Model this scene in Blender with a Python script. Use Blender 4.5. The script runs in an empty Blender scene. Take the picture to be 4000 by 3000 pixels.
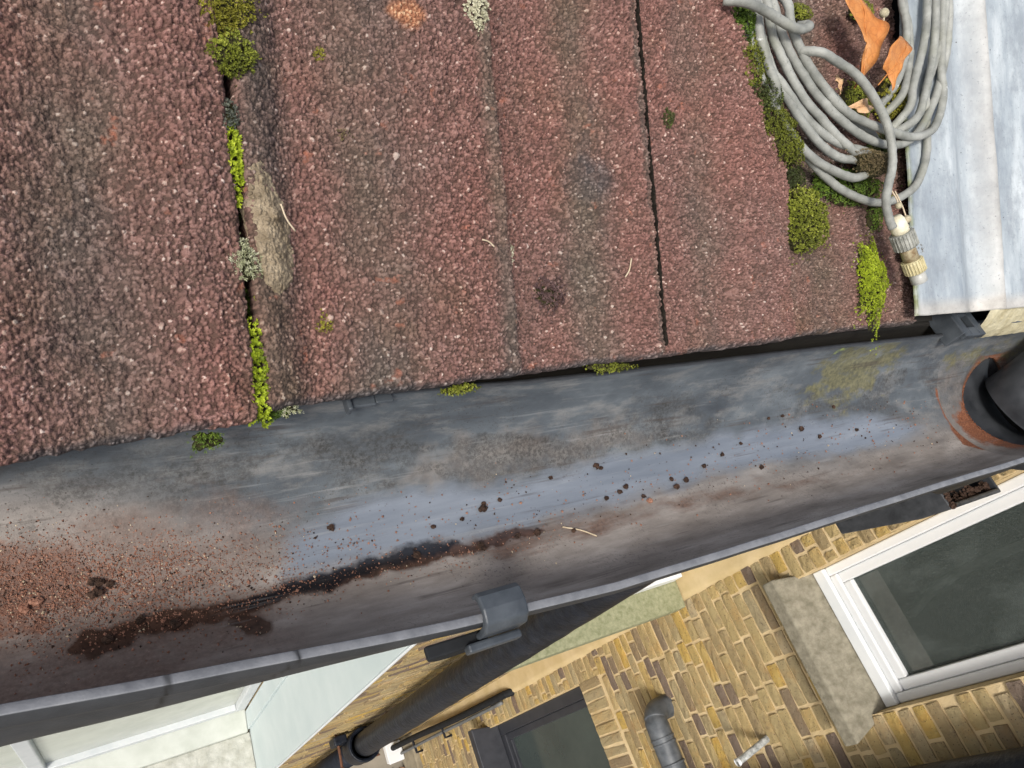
import bpy, math, random
import numpy as np
from mathutils import Matrix, Vector

rng = np.random.default_rng(7)
random.seed(7)
scene = bpy.context.scene
R = math.radians

# ------------------------------------------------------------------ camera
# world: x runs along the gutter, y points into the house, z is up; z = 0 is the gutter rim
cam_data = bpy.data.cameras.new('camera')
cam = bpy.data.objects.new('camera', cam_data)
scene.collection.objects.link(cam)
RIGHT = Vector((0.84778772, -0.3513637, 0.39723988))
DOWN = Vector((-0.09702601, -0.83915392, -0.53516974))
FWD = Vector((0.52138463, 0.41516773, -0.74551581))
m = Matrix.Identity(4)
for i in range(3):
    m[i][0] = RIGHT[i]; m[i][1] = -DOWN[i]; m[i][2] = -FWD[i]
m[2][3] = 0.30
cam.matrix_world = m
cam_data.sensor_width = 36.0
cam_data.lens = 25.498
cam_data.clip_start = 0.01
cam_data.clip_end = 200.0
scene.camera = cam

# ------------------------------------------------------------------ sky, sun, exposure
SUN_EL, SUN_AZ = 50.0, -142.0      # azimuth from +x, anticlockwise: the light comes from the open side
world = bpy.data.worlds.new('World'); scene.world = world; world.use_nodes = True
wn = world.node_tree.nodes; wl = world.node_tree.links
sky = wn.new('ShaderNodeTexSky'); sky.sky_type = 'NISHITA'; sky.sun_disc = False
sky.sun_elevation = R(SUN_EL); sky.sun_rotation = R(90 - SUN_AZ)
sky.air_density = 1.0; sky.dust_density = 4.0; sky.ozone_density = 1.0
hsv = wn.new('ShaderNodeHueSaturation'); hsv.inputs['Saturation'].default_value = 0.7
wl.new(sky.outputs[0], hsv.inputs['Color'])
wl.new(hsv.outputs[0], wn['Background'].inputs['Color'])
wn['Background'].inputs['Strength'].default_value = 0.095
sd = bpy.data.lights.new('sun', 'SUN'); sd.energy = 1.5; sd.angle = R(12); sd.color = (1.0, 0.97, 0.92)
sun = bpy.data.objects.new('sun', sd); scene.collection.objects.link(sun)
dv = Vector((math.cos(R(SUN_EL)) * math.cos(R(SUN_AZ)), math.cos(R(SUN_EL)) * math.sin(R(SUN_AZ)), math.sin(R(SUN_EL))))
sun.rotation_euler = dv.to_track_quat('Z', 'Y').to_euler()
scene.view_settings.view_transform = 'Standard'; scene.view_settings.look = 'None'
scene.view_settings.gamma = 1.0; scene.view_settings.use_curve_mapping = False
scene.view_settings.exposure = 0.92

# ------------------------------------------------------------------ measured places (metres, on the real surfaces)
CABLE = [[(0.419, 0.1743, 0.001), (0.4255, 0.1599, 0.001), (0.4374, 0.1469, 0.001), (0.4535, 0.1359, 0.001), (0.4634, 0.1287, 0.001), (0.4736, 0.1225, 0.001), (0.4877, 0.1151, 0.001), (0.5064, 0.1089, 0.001), (0.5303, 0.105, 0.001), (0.5562, 0.1071, 0.001), (0.5775, 0.1167, 0.001), (0.5936, 0.1341, 0.001), (0.5994, 0.1511, 0.001), (0.6009, 0.1718, 0.001), (0.6022, 0.195, 0.001), (0.6099, 0.2126, 0.001), (0.6186, 0.2331, 0.001), (0.6251, 0.26, 0.001), (0.6294, 0.2867, 0.001)], [(0.3995, 0.2406, 0.006), (0.3972, 0.2278, 0.006), (0.3967, 0.2174, 0.006), (0.3976, 0.2052, 0.006), (0.402, 0.1903, 0.006), (0.409, 0.1766, 0.006), (0.4171, 0.1638, 0.006), (0.4272, 0.152, 0.006), (0.4418, 0.1391, 0.006), (0.4635, 0.1284, 0.006), (0.4849, 0.1223, 0.006), (0.5002, 0.1208, 0.006), (0.5144, 0.1239, 0.006), (0.5285, 0.1301, 0.006), (0.5399, 0.138, 0.006)], [(0.4125, 0.244, 0.004), (0.411, 0.2312, 0.004), (0.41, 0.2163, 0.004), (0.4136, 0.2001, 0.004), (0.4228, 0.1822, 0.004), (0.4359, 0.1664, 0.004), (0.4498, 0.1536, 0.004), (0.4645, 0.1425, 0.004), (0.4785, 0.1368, 0.004), (0.4933, 0.1345, 0.004), (0.5109, 0.1337, 0.004), (0.5272, 0.1347, 0.004)], [(0.4023, 0.2391, 0.01), (0.4015, 0.2267, 0.01), (0.4015, 0.2134, 0.01), (0.4038, 0.2003, 0.01), (0.4085, 0.1876, 0.01), (0.415, 0.1748, 0.01), (0.4242, 0.1632, 0.01)], [(0.4162, 0.2428, 0.008), (0.4154, 0.2301, 0.008), (0.417, 0.2168, 0.008), (0.4218, 0.2028, 0.008), (0.4316, 0.1882, 0.008), (0.4466, 0.1716, 0.008), (0.4643, 0.158, 0.008), (0.4831, 0.1461, 0.008), (0.5012, 0.1383, 0.008), (0.5166, 0.1347, 0.008), (0.5308, 0.1339, 0.008)], [(0.4192, 0.2424, 0.01), (0.4193, 0.2298, 0.01), (0.4234, 0.2169, 0.01), (0.4308, 0.2033, 0.01), (0.4441, 0.1879, 0.01), (0.4598, 0.1735, 0.01), (0.4784, 0.162, 0.01), (0.4999, 0.1526, 0.01), (0.5231, 0.1475, 0.01), (0.548, 0.1465, 0.01), (0.5694, 0.1518, 0.01), (0.588, 0.1639, 0.01), (0.6044, 0.1818, 0.01), (0.6153, 0.2009, 0.01), (0.6237, 0.2276, 0.01), (0.6285, 0.254, 0.01), (0.6324, 0.2829, 0.01)], [(0.427, 0.2419, 0.014), (0.4279, 0.2295, 0.014), (0.4297, 0.2172, 0.014), (0.4358, 0.2055, 0.014), (0.4476, 0.1911, 0.014), (0.4651, 0.1759, 0.014), (0.4838, 0.1646, 0.014), (0.5061, 0.1588, 0.014), (0.5319, 0.1553, 0.014), (0.5636, 0.1531, 0.014), (0.5915, 0.1598, 0.014), (0.6064, 0.1743, 0.014), (0.6142, 0.1916, 0.014), (0.6139, 0.2068, 0.014), (0.6182, 0.2315, 0.014), (0.6223, 0.2562, 0.014), (0.6254, 0.2797, 0.014)], [(0.4123, 0.1995, 0.005), (0.4232, 0.1829, 0.005), (0.4414, 0.1667, 0.005), (0.4608, 0.1531, 0.005), (0.4781, 0.1455, 0.005), (0.4967, 0.1424, 0.005), (0.5162, 0.1408, 0.005), (0.5347, 0.1416, 0.005)], [(0.4676, 0.1966, 0.004), (0.4837, 0.1782, 0.004), (0.5048, 0.1631, 0.004), (0.5259, 0.1567, 0.004), (0.5485, 0.1538, 0.004)], [(0.3672, 0.2208, 0.022), (0.3769, 0.2173, 0.022), (0.3886, 0.2159, 0.022), (0.4035, 0.2129, 0.022), (0.4173, 0.2091, 0.022), (0.4287, 0.2094, 0.022), (0.4374, 0.2128, 0.022), (0.4388, 0.2167, 0.022)], [(0.4384, 0.2002, 0.022), (0.449, 0.1967, 0.022), (0.4661, 0.1926, 0.022), (0.4837, 0.1873, 0.022), (0.4995, 0.1769, 0.022), (0.5097, 0.1656, 0.022), (0.517, 0.1526, 0.022), (0.5207, 0.1391, 0.022), (0.5193, 0.124, 0.022), (0.5137, 0.1122, 0.022), (0.5096, 0.1005, 0.022), (0.5108, 0.0902, 0.022), (0.5157, 0.0811, 0.022)], [(0.5761, 0.2742, 0.006), (0.5781, 0.2561, 0.006), (0.5831, 0.2433, 0.006), (0.5842, 0.2261, 0.006), (0.5783, 0.2066, 0.006), (0.5668, 0.1867, 0.006), (0.5563, 0.1733, 0.006)], [(0.5766, 0.2762, 0.002), (0.5804, 0.2546, 0.002), (0.5812, 0.2348, 0.002), (0.5725, 0.2111, 0.002), (0.561, 0.19, 0.002), (0.5529, 0.178, 0.002)], [(0.6064, 0.277, 0.012), (0.6026, 0.2576, 0.012), (0.5977, 0.238, 0.012), (0.5866, 0.2153, 0.012), (0.5735, 0.1927, 0.012), (0.5669, 0.176, 0.012), (0.555, 0.1603, 0.012)], [(0.6144, 0.2776, 0.014), (0.6101, 0.2542, 0.014), (0.6061, 0.2335, 0.014), (0.5975, 0.2072, 0.014), (0.5859, 0.186, 0.014), (0.5721, 0.1673, 0.014), (0.553, 0.1559, 0.014)]]
LEAF_BIG = [(0.485, 0.245), (0.4859, 0.2373), (0.4914, 0.2293), (0.4958, 0.2198), (0.4987, 0.2123), (0.5031, 0.2096), (0.499, 0.1999), (0.496, 0.1915), (0.4923, 0.1803), (0.4982, 0.1861), (0.5113, 0.1969), (0.519, 0.2107), (0.524, 0.2219), (0.5238, 0.2276), (0.5136, 0.2306), (0.5107, 0.2382), (0.5053, 0.2487)]
LEAF_SMALL = [(0.5632, 0.2223), (0.5527, 0.2248), (0.5373, 0.2192), (0.5217, 0.2087), (0.5174, 0.2012), (0.518, 0.1954), (0.5238, 0.1933), (0.528, 0.1867), (0.5282, 0.1803), (0.5329, 0.1879), (0.5374, 0.1955), (0.5401, 0.2006), (0.553, 0.2107), (0.5622, 0.218)]
LEAF_CURL = [(0.4923, 0.1695), (0.5035, 0.1747), (0.5136, 0.1766), (0.5201, 0.1724), (0.5145, 0.1683), (0.5061, 0.1646), (0.4997, 0.168)]
LEAF_PINK = [(0.5455, 0.1337), (0.5516, 0.1268), (0.548, 0.1236), (0.5409, 0.1184), (0.5355, 0.1098), (0.5341, 0.1145), (0.5391, 0.1207), (0.5424, 0.1269)]
LEAF_SLIVER = [(0.4809, 0.1907), (0.4834, 0.1843), (0.4831, 0.1764), (0.4796, 0.1805), (0.4784, 0.186)]
FRUIT = [(0.5322, 0.2386, 0.0034), (0.513, 0.2293, 0.003), (0.5325, 0.0986, 0.0025), (0.5417, 0.0887, 0.003)]
CONN = [(0.5317, 0.0882), (0.5358, 0.0799), (0.5368, 0.0679), (0.5385, 0.0594), (0.5418, 0.0606), (0.5494, 0.0526), (0.5559, 0.0433)]
SPOT = {'joint_top': (0.0698, 0.1656, 0.0126, 0.0112), 'joint_top2': (0.0706, 0.148, 0.01, 0.0107), 'joint_grey': (0.0676, 0.1231, 0.0041, 0.0065), 'joint_lime': (0.067, 0.1056, 0.0041, 0.0138), 'joint_dark': (0.0675, 0.0852, 0.0041, 0.0058), 'joint_silver': (0.0675, 0.0632, 0.0072, 0.0084), 'joint_green': (0.0673, 0.0464, 0.0034, 0.0087), 'joint_lime_low': (0.0671, 0.0146, 0.0041, 0.017), 'corner_green': (0.073, -0.0006, 0.0078, 0.0046), 'corner_pale': (0.0813, 0.0, 0.0058, 0.0043), 'eave_tuft': (0.0484, -0.0094, 0.0061, 0.0042), 'row_a': (0.3911, 0.2185, 0.0108, 0.0143), 'row_b': (0.3977, 0.1909, 0.0108, 0.0117), 'row_c': (0.4079, 0.1689, 0.0117, 0.0095), 'row_d': (0.4167, 0.1533, 0.012, 0.0077), 'row_e': (0.43, 0.1382, 0.0098, 0.0086), 'row_f': (0.4429, 0.1217, 0.0166, 0.0088), 'dome': (0.4536, 0.092, 0.0258, 0.0242), 'strip': (0.5325, 0.0484, 0.0177, 0.0358), 'coil_green': (0.512, 0.1192, 0.0435, 0.014), 'coil_brown': (0.5196, 0.1314, 0.0209, 0.0074), 'leaf_moss': (0.5283, 0.1831, 0.0171, 0.0148), 'ring_moss': (0.5738, 0.1889, 0.0184, 0.0163), 'conn_moss': (0.5853, 0.0699, 0.0134, 0.0088), 'top_moss': (0.465, 0.2368, 0.0105, 0.0059), 'top_moss2': (0.5384, 0.2504, 0.0128, 0.007), 'right_moss': (0.6154, 0.2397, 0.0133, 0.017), 'under_moss': (0.556, 0.1491, 0.0191, 0.0116), 'conn_left': (0.5421, 0.0965, 0.0083, 0.0106), 'eave_a': (0.1688, 0.0002, 0.0134, 0.0039), 'eave_b': (0.2692, 0.0025, 0.0195, 0.0037), 'tuft_a': (0.111, 0.1572, 0.0024, 0.0028), 'tuft_b': (0.1018, 0.0361, 0.004, 0.0048), 'tuft_c': (0.3215, 0.1477, 0.0058, 0.005), 'tuft_d': (0.1195, 0.1218, 0.0033, 0.0026), 'lichen_top': (0.1929, 0.1872, 0.0062, 0.0086), 'lichen_step': (0.2035, 0.0693, 0.0031, 0.0054), 'clump': (0.2302, 0.0468, 0.0118, 0.0099), 'mortar': (0.0806, 0.0777, 0.0117, 0.0288), 'orange': (0.1534, 0.1803, 0.0098, 0.0091), 'darkblob': (0.2593, 0.1097, 0.0167, 0.0155)}
FLASH = [(0.5777, 0.1534), (0.5693, 0.0171), (0.7322, 0.0198), (0.6325, 0.262), (0.6545, 0.1594), (0.6589, 0.0285), (0.6851, 0.1618), (0.69, 0.0274), (0.7534, 0.1672)]
MORTAR = [(0.0723, 0.1034), (0.0791, 0.1066), (0.0843, 0.0966), (0.0892, 0.0868), (0.0915, 0.0708), (0.0888, 0.0556), (0.0817, 0.0484), (0.0759, 0.053), (0.0724, 0.0688), (0.0709, 0.0863)]
STAIN = {'film': [(0.092, -103.3182), (0.1205, -114.0122), (0.158, -116.5329), (0.2173, -112.1198), (0.2881, -114.9368), (0.3715, -115.1663), (0.4722, -116.1321), (0.5796, -109.7082), (0.6496, -89.8083), (0.6023, -80.5097), (0.4854, -89.2858), (0.4082, -91.9707), (0.3381, -89.4249), (0.2778, -88.0518), (0.2085, -86.024), (0.15, -85.5161), (0.0989, -82.7664), (0.0767, -84.2089), (0.0885, -97.1884)], 'black': [(0.0496, -74.8171), (0.0843, -79.2577), (0.1182, -82.8718), (0.1504, -86.5006), (0.1776, -84.4801), (0.1646, -80.58), (0.1369, -78.5347), (0.1056, -73.7094), (0.065, -71.2273)], 'brown': [(-0.0097, -66.0837), (-0.0051, -74.1543), (0.0213, -76.5999), (0.054, -77.0297), (0.0794, -77.4159), (0.1487, -81.796), (0.2242, -85.4864), (0.2317, -80.7243), (0.1462, -75.4684), (0.0823, -71.7394), (0.0642, -67.6638), (0.0673, -59.7195), (0.0609, -54.3558), (0.0534, -55.7866), (0.0529, -68.8746), (0.0329, -67.7821), (0.0169, -70.8406), (0.0073, -62.6737), (-0.0012, -60.5336)], 'rust': [(0.1472, -78.0218), (0.2096, -88.6683), (0.2786, -89.4812), (0.3562, -84.1698), (0.4452, -75.8406), (0.5232, -65.3797), (0.5104, -56.559), (0.4327, -64.602), (0.3485, -74.4868), (0.2972, -71.5703), (0.2465, -66.6201), (0.1736, -75.3359)], 'deposit': [(-0.0605, -122.7712), (-0.0309, -117.7449), (-0.0072, -107.4618), (0.0039, -95.9627), (-0.0007, -85.183), (-0.024, -82.0911), (-0.0622, -89.8027)], 'speck1': [(-0.0182, -147.5336), (0.0058, -154.3839), (0.0464, -148.9402), (0.0711, -141.9533), (0.0619, -129.5324), (0.0217, -126.4008), (-0.0137, -127.5603)], 'speck2': [(0.0842, -152.4621), (0.1215, -154.4461), (0.151, -140.0163), (0.1401, -127.5994), (0.1074, -130.7275)], 'speck3': [(0.2705, -138.1491), (0.3277, -143.3373), (0.3726, -134.488), (0.3499, -118.1662), (0.2889, -119.2409)], 'olive': [(0.4959, -130.6144), (0.5075, -170.6299), (0.5309, -185.6248), (0.5698, -197.041), (0.6169, -164.6231), (0.5886, -136.3165), (0.5629, -119.4396)], 'lime': [(0.5075, -170.6299), (0.5014, -189.8142), (0.5219, -183.3462), (0.5219, -161.8831)], 'rustend': [(0.6854, -122.6827), (0.7243, -114.441), (0.7328, -79.5536), (0.7429, -56.7977), (0.6961, -47.0259), (0.6768, -65.7983), (0.6873, -96.276)], 'ochre': [(0.1879, -141.1839), (0.289, -138.7297), (0.3639, -125.8112), (0.3084, -119.3891), (0.2524, -120.3485), (0.187, -117.1954), (0.1476, -121.3327)]}
CRUMB = [(0.2835, -111.2438, 0.003), (0.1976, -100.8101, 0.0031500000000000005), (0.3018, -96.0962, 0.00195), (0.3412, -94.582, 0.00165), (0.3423, -88.6334, 0.0022500000000000003), (0.2959, -93.7075, 0.00165), (0.3742, -98.3547, 0.00195), (0.4873, -110.6163, 0.0022500000000000003), (0.4282, -88.5021, 0.0018), (0.1089, -104.4563, 0.0021), (0.3534, -91.7368, 0.0021), (0.3152, -83.3421, 0.0021), (0.2257, -80.573, 0.0022500000000000003), (0.2126, -81.4988, 0.00165), (0.2495, -76.4371, 0.0015), (0.2089, -104.1116, 0.0015), (0.2473, -111.2936, 0.00135), (0.3955, -103.4679, 0.00165), (0.4173, -108.7877, 0.00135), (0.4516, -123.2228, 0.00135), (0.4678, -123.0394, 0.0015), (0.5317, -122.9346, 0.0015), (0.5061, -101.7638, 0.0018), (0.1499, -81.4883, 0.0022500000000000003), (0.1823, -97.1173, 0.00135), (0.1644, -95.498, 0.00135), (0.3123, -87.664, 0.0015), (0.2835, -91.67, 0.00165), (0.1871, -79.3047, 0.0025499999999999997), (0.5549, -100.9228, 0.0018), (-0.0202, -92.1368, 0.0031500000000000005), (0.0045, -93.4146, 0.0033), (0.0013, -96.6126, 0.00195), (0.0313, -69.9653, 0.0024000000000000002), (0.0045, -68.7574, 0.0022500000000000003), (0.0175, -75.5591, 0.00195)]
STRAW = [(0.2432, -80.2538), (0.254, -75.3171), (0.2618, -68.6103)]
TWIG = [[(0.0839, 0.0866), (0.0861, 0.0807), (0.0901, 0.076)], [(0.1819, 0.0729), (0.1858, 0.072), (0.1888, 0.0695)], [(0.2729, 0.0526), (0.2757, 0.0564), (0.2778, 0.063)]]

# ------------------------------------------------------------------ numpy noise
def _h(i, j, k=0):
    n = (i.astype(np.int64) * 374761393 + j.astype(np.int64) * 668265263 + int(k) * 1442695041) & 0x7fffffff
    n = ((n ^ (n >> 13)) * 1274126177) & 0x7fffffff
    return ((n ^ (n >> 16)) & 0xffff) / 65535.0
def vnoise(x, y, k=0):
    x = np.asarray(x, float); y = np.asarray(y, float)
    i = np.floor(x); j = np.floor(y); fx = x - i; fy = y - j
    fx = fx * fx * (3 - 2 * fx); fy = fy * fy * (3 - 2 * fy)
    a = _h(i, j, k); b = _h(i + 1, j, k); c = _h(i, j + 1, k); d = _h(i + 1, j + 1, k)
    return (a * (1 - fx) + b * fx) * (1 - fy) + (c * (1 - fx) + d * fx) * fy
def fbm(x, y, k=0, o=4):
    s = 0; a = .5; t = 0
    for q in range(o):
        s = s + a * vnoise(x * 2 ** q + 17.3 * q, y * 2 ** q - 9.1 * q, k + q); t += a; a *= .55
    return s / t
def grains(x, y, g, k=0, fill=.9):
    """height (in units of g) and a random value of the grain that stands highest at each point"""
    u = x / g; v = y / g; i0 = np.floor(u); j0 = np.floor(v)
    best = np.zeros_like(u); val = np.zeros_like(u)
    for di in (-1, 0, 1):
        for dj in (-1, 0, 1):
            i = i0 + di; j = j0 + dj
            px = i + .15 + .7 * _h(i, j, k + 1); py = j + .15 + .7 * _h(i, j, k + 2)
            r = .38 + .34 * _h(i, j, k + 3) ** 1.5; on = _h(i, j, k + 4) < fill
            an = _h(i, j, k + 5) * 3.14; e = .7 + .3 * _h(i, j, k + 6)
            dx = u - px; dy = v - py
            a = dx * np.cos(an) + dy * np.sin(an); b = (-dx * np.sin(an) + dy * np.cos(an)) / e
            q = 1 - (a * a + b * b) / (r * r)
            h = np.where(on & (q > 0), r * np.sqrt(np.maximum(q, 0)) * (.6 + .6 * _h(i, j, k + 7)), 0)
            val = np.where(h > best, .04 + .96 * _h(i, j, k + 8), val); best = np.maximum(best, h)
    return best, val
def sdf(px, py, poly):
    """signed distance to a closed outline, negative inside"""
    d = np.full(px.shape, 1e9); s = np.ones(px.shape)
    n = len(poly)
    for a in range(n):
        ax, ay = poly[a]; bx, by = poly[a - 1]
        ex, ey = bx - ax, by - ay; wx, wy = px - ax, py - ay
        t = np.clip((wx * ex + wy * ey) / (ex * ex + ey * ey + 1e-12), 0, 1)
        d = np.minimum(d, (wx - ex * t) ** 2 + (wy - ey * t) ** 2)
        c1 = py >= ay; c2 = py < by; c3 = ex * wy > ey * wx
        s = np.where((c1 & c2 & c3) | (~c1 & ~c2 & ~c3), -s, s)
    return s * np.sqrt(d)
def sstep(a, b, x):
    t = np.clip((x - a) / (b - a), 0, 1); return t * t * (3 - 2 * t)

# ------------------------------------------------------------------ mesh helpers
class MB:
    """collects shapes for ONE mesh object"""
    def __init__(s): s.v = []; s.f = []; s.at = {}; s.mi = []
    def add(s, v, f, mat=0, **at):
        b = len(s.v); n = len(v)
        s.v.extend([tuple(map(float, p)) for p in v]); s.f.extend([tuple(int(i) + b for i in q) for q in f]); s.mi.extend([mat] * len(f))
        for k_ in set(s.at) | set(at):
            l = s.at.setdefault(k_, [0.0] * b)
            a = at.get(k_, 0.0)
            l.extend([float(a)] * n if np.isscalar(a) else [float(q) for q in a])
    def box(s, lo, hi, mat=0, **at):
        x0, y0, z0 = lo; x1, y1, z1 = hi
        v = [(x0, y0, z0), (x1, y0, z0), (x1, y1, z0), (x0, y1, z0), (x0, y0, z1), (x1, y0, z1), (x1, y1, z1), (x0, y1, z1)]
        s.add(v, [(0, 3, 2, 1), (4, 5, 6, 7), (0, 1, 5, 4), (1, 2, 6, 5), (2, 3, 7, 6), (3, 0, 4, 7)], mat, **at)
    def hexa(s, q, mat=0, **at):
        s.add(q, [(0, 3, 2, 1), (4, 5, 6, 7), (0, 1, 5, 4), (1, 2, 6, 5), (2, 3, 7, 6), (3, 0, 4, 7)], mat, **at)
    def tube(s, path, rad, n=14, cap=True, inner=None, mat=0, **at):
        P = [Vector(p) for p in path]; m_ = len(P)
        rad = [rad] * m_ if np.isscalar(rad) else rad
        T = [(P[min(i + 1, m_ - 1)] - P[max(i - 1, 0)]).normalized() for i in range(m_)]
        a = T[0].orthogonal().normalized(); v = []; f = []
        for i in range(m_):
            a = (a - T[i] * a.dot(T[i])).normalized(); b = T[i].cross(a)
            for k_ in range(n):
                w = 2 * math.pi * k_ / n; v.append(P[i] + (a * math.cos(w) + b * math.sin(w)) * rad[i])
        for i in range(m_ - 1):
            for k_ in range(n):
                f.append((i * n + k_, i * n + (k_ + 1) % n, (i + 1) * n + (k_ + 1) % n, (i + 1) * n + k_))
        if cap: f.append(tuple(range(n))[::-1]); f.append(tuple((m_ - 1) * n + k_ for k_ in range(n)))
        s.add(v, f, mat, **at)
    def build(s, name, mats, parent=None, smooth=False, bevel=0, seg=2):
        me = bpy.data.meshes.new(name); me.from_pydata(s.v, [], s.f); me.update()
        for mm in (mats if isinstance(mats, (list, tuple)) else [mats]): me.materials.append(mm)
        if any(s.mi): me.polygons.foreach_set('material_index', s.mi)
        for k_, l in s.at.items():
            l = l + [0.0] * (len(s.v) - len(l))
            me.attributes.new(k_, 'FLOAT', 'POINT').data.foreach_set('value', l)
        if smooth: me.polygons.foreach_set('use_smooth', [True] * len(s.f))
        o = bpy.data.objects.new(name, me); scene.collection.objects.link(o)
        if parent: o.parent = parent
        if bevel:
            b = o.modifiers.new('bevel', 'BEVEL'); b.width = bevel; b.segments = seg; b.limit_method = 'ANGLE'
        return o
def grid_obj(name, V, mat, parent=None, attrs=None, keep=None, smooth=True, closed=False):
    """V: rows x cols x 3 array"""
    r, c, _ = V.shape
    idx = np.arange(r * c).reshape(r, c)
    if closed: idx = np.concatenate([idx, idx[:, :1]], 1)
    q = np.stack([idx[:-1, :-1], idx[:-1, 1:], idx[1:, 1:], idx[1:, :-1]], -1).reshape(-1, 4)
    if keep is not None: q = q[keep.reshape(-1)]
    me = bpy.data.meshes.new(name)
    me.vertices.add(r * c); me.vertices.foreach_set('co', V.reshape(-1).astype(np.float32))
    me.loops.add(q.size); me.loops.foreach_set('vertex_index', q.reshape(-1).astype(np.int32))
    me.polygons.add(len(q)); me.polygons.foreach_set('loop_start', np.arange(0, q.size, 4, dtype=np.int32))
    me.polygons.foreach_set('use_smooth', np.full(len(q), smooth))
    me.update(); me.validate()
    for k_, a in (attrs or {}).items():
        me.attributes.new(k_, 'FLOAT', 'POINT').data.foreach_set('value', a.reshape(-1).astype(np.float32))
    me.materials.append(mat)
    o = bpy.data.objects.new(name, me); scene.collection.objects.link(o)
    if parent: o.parent = parent
    return o
def tag(o, label=None, cat=None, group=None, kind=None):
    if label: o['label'] = label
    if cat: o['category'] = cat
    if group: o['group'] = group
    o['kind'] = kind or 'thing'
    return o
def thing(name, loc, label, cat, group=None):
    o = bpy.data.objects.new(name, None); scene.collection.objects.link(o); o.location = loc
    o.empty_display_size = .05
    return tag(o, label, cat, group)
def under(o, root):
    """parent a part that was modelled in world coordinates"""
    o.parent = root; o.matrix_parent_inverse = Matrix.Translation(-root.location); return o
def spline(pts, n=8):
    P = [np.array(p, float) for p in pts]; P = [2 * P[0] - P[1]] + P + [2 * P[-1] - P[-2]]; out = []
    for i in range(1, len(P) - 2):
        for k_ in range(n):
            t = k_ / n; a, b, c, d = P[i - 1:i + 3]
            out.append(.5 * (2 * b + (c - a) * t + (2 * a - 5 * b + 4 * c - d) * t * t + (3 * b - a - 3 * c + d) * t ** 3))
    out.append(P[-2]); return out

# ------------------------------------------------------------------ materials
class Mat:
    def __init__(s, name):
        s.m = bpy.data.materials.new(name); s.m.use_nodes = True
        s.n = s.m.node_tree.nodes; s.l = s.m.node_tree.links; s.b = s.n['Principled BSDF']
    def node(s, t, **k):
        n = s.n.new(t)
        for a, v in k.items(): setattr(n, a, v)
        return n
    def set(s, inp, v):
        if hasattr(v, 'is_linked') or isinstance(v, bpy.types.NodeSocket): s.l.new(v, inp)
        else: inp.default_value = v
    def attr(s, name): return s.node('ShaderNodeAttribute', attribute_name=name).outputs['Fac']
    def coord(s): return s.node('ShaderNodeTexCoord').outputs['Object']
    def noise(s, scale, detail=4, rough=.55, vec=None, stretch=None):
        n = s.node('ShaderNodeTexNoise'); n.inputs['Scale'].default_value = scale
        n.inputs['Detail'].default_value = detail; n.inputs['Roughness'].default_value = rough
        v = vec or s.coord()
        if stretch:
            mp = s.node('ShaderNodeMapping'); mp.inputs['Scale'].default_value = stretch; s.l.new(v, mp.inputs['Vector']); v = mp.outputs[0]
        s.l.new(v, n.inputs['Vector']); return n.outputs['Fac']
    def voro(s, scale, feature='F1', out='Distance', vec=None):
        n = s.node('ShaderNodeTexVoronoi', feature=feature); n.inputs['Scale'].default_value = scale
        s.l.new(vec or s.coord(), n.inputs['Vector']); return n.outputs[out]
    def ramp(s, fac, stops, interp='LINEAR'):
        r = s.node('ShaderNodeValToRGB'); r.color_ramp.interpolation = interp
        e = r.color_ramp.elements
        while len(e) < len(stops): e.new(.5)
        for q, (p, c) in zip(e, stops):
            q.position = p; q.color = (c if len(c) == 4 else (*c, 1)) if not np.isscalar(c) else (c, c, c, 1)
        s.l.new(fac, r.inputs['Fac']); return r.outputs['Color']
    def math(s, op, a, b=0.0, clamp=False):
        n = s.node('ShaderNodeMath', operation=op, use_clamp=clamp); s.set(n.inputs[0], a); s.set(n.inputs[1], b); return n.outputs[0]
    def mix(s, f, a, b, blend='MIX'):
        n = s.node('ShaderNodeMix', data_type='RGBA', blend_type=blend)
        s.set(n.inputs[0], f)
        for i, v in ((6, a), (7, b)):
            if isinstance(v, tuple): n.inputs[i].default_value = (*v, 1) if len(v) == 3 else v
            else: s.l.new(v, n.inputs[i])
        return n.outputs[2]
    def base(s, c):
        if isinstance(c, tuple): s.b.inputs['Base Color'].default_value = (*c, 1)
        else: s.l.new(c, s.b.inputs['Base Color'])
        return s
    def rough(s, r): s.set(s.b.inputs['Roughness'], r); return s
    def spec(s, r): s.set(s.b.inputs['Specular IOR Level'], r); return s
    def bump(s, h, strength=.3, dist=.002):
        n = s.node('ShaderNodeBump'); n.inputs['Strength'].default_value = strength; n.inputs['Distance'].default_value = dist
        s.l.new(h, n.inputs['Height']); s.l.new(n.outputs[0], s.b.inputs['Normal']); return s

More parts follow.
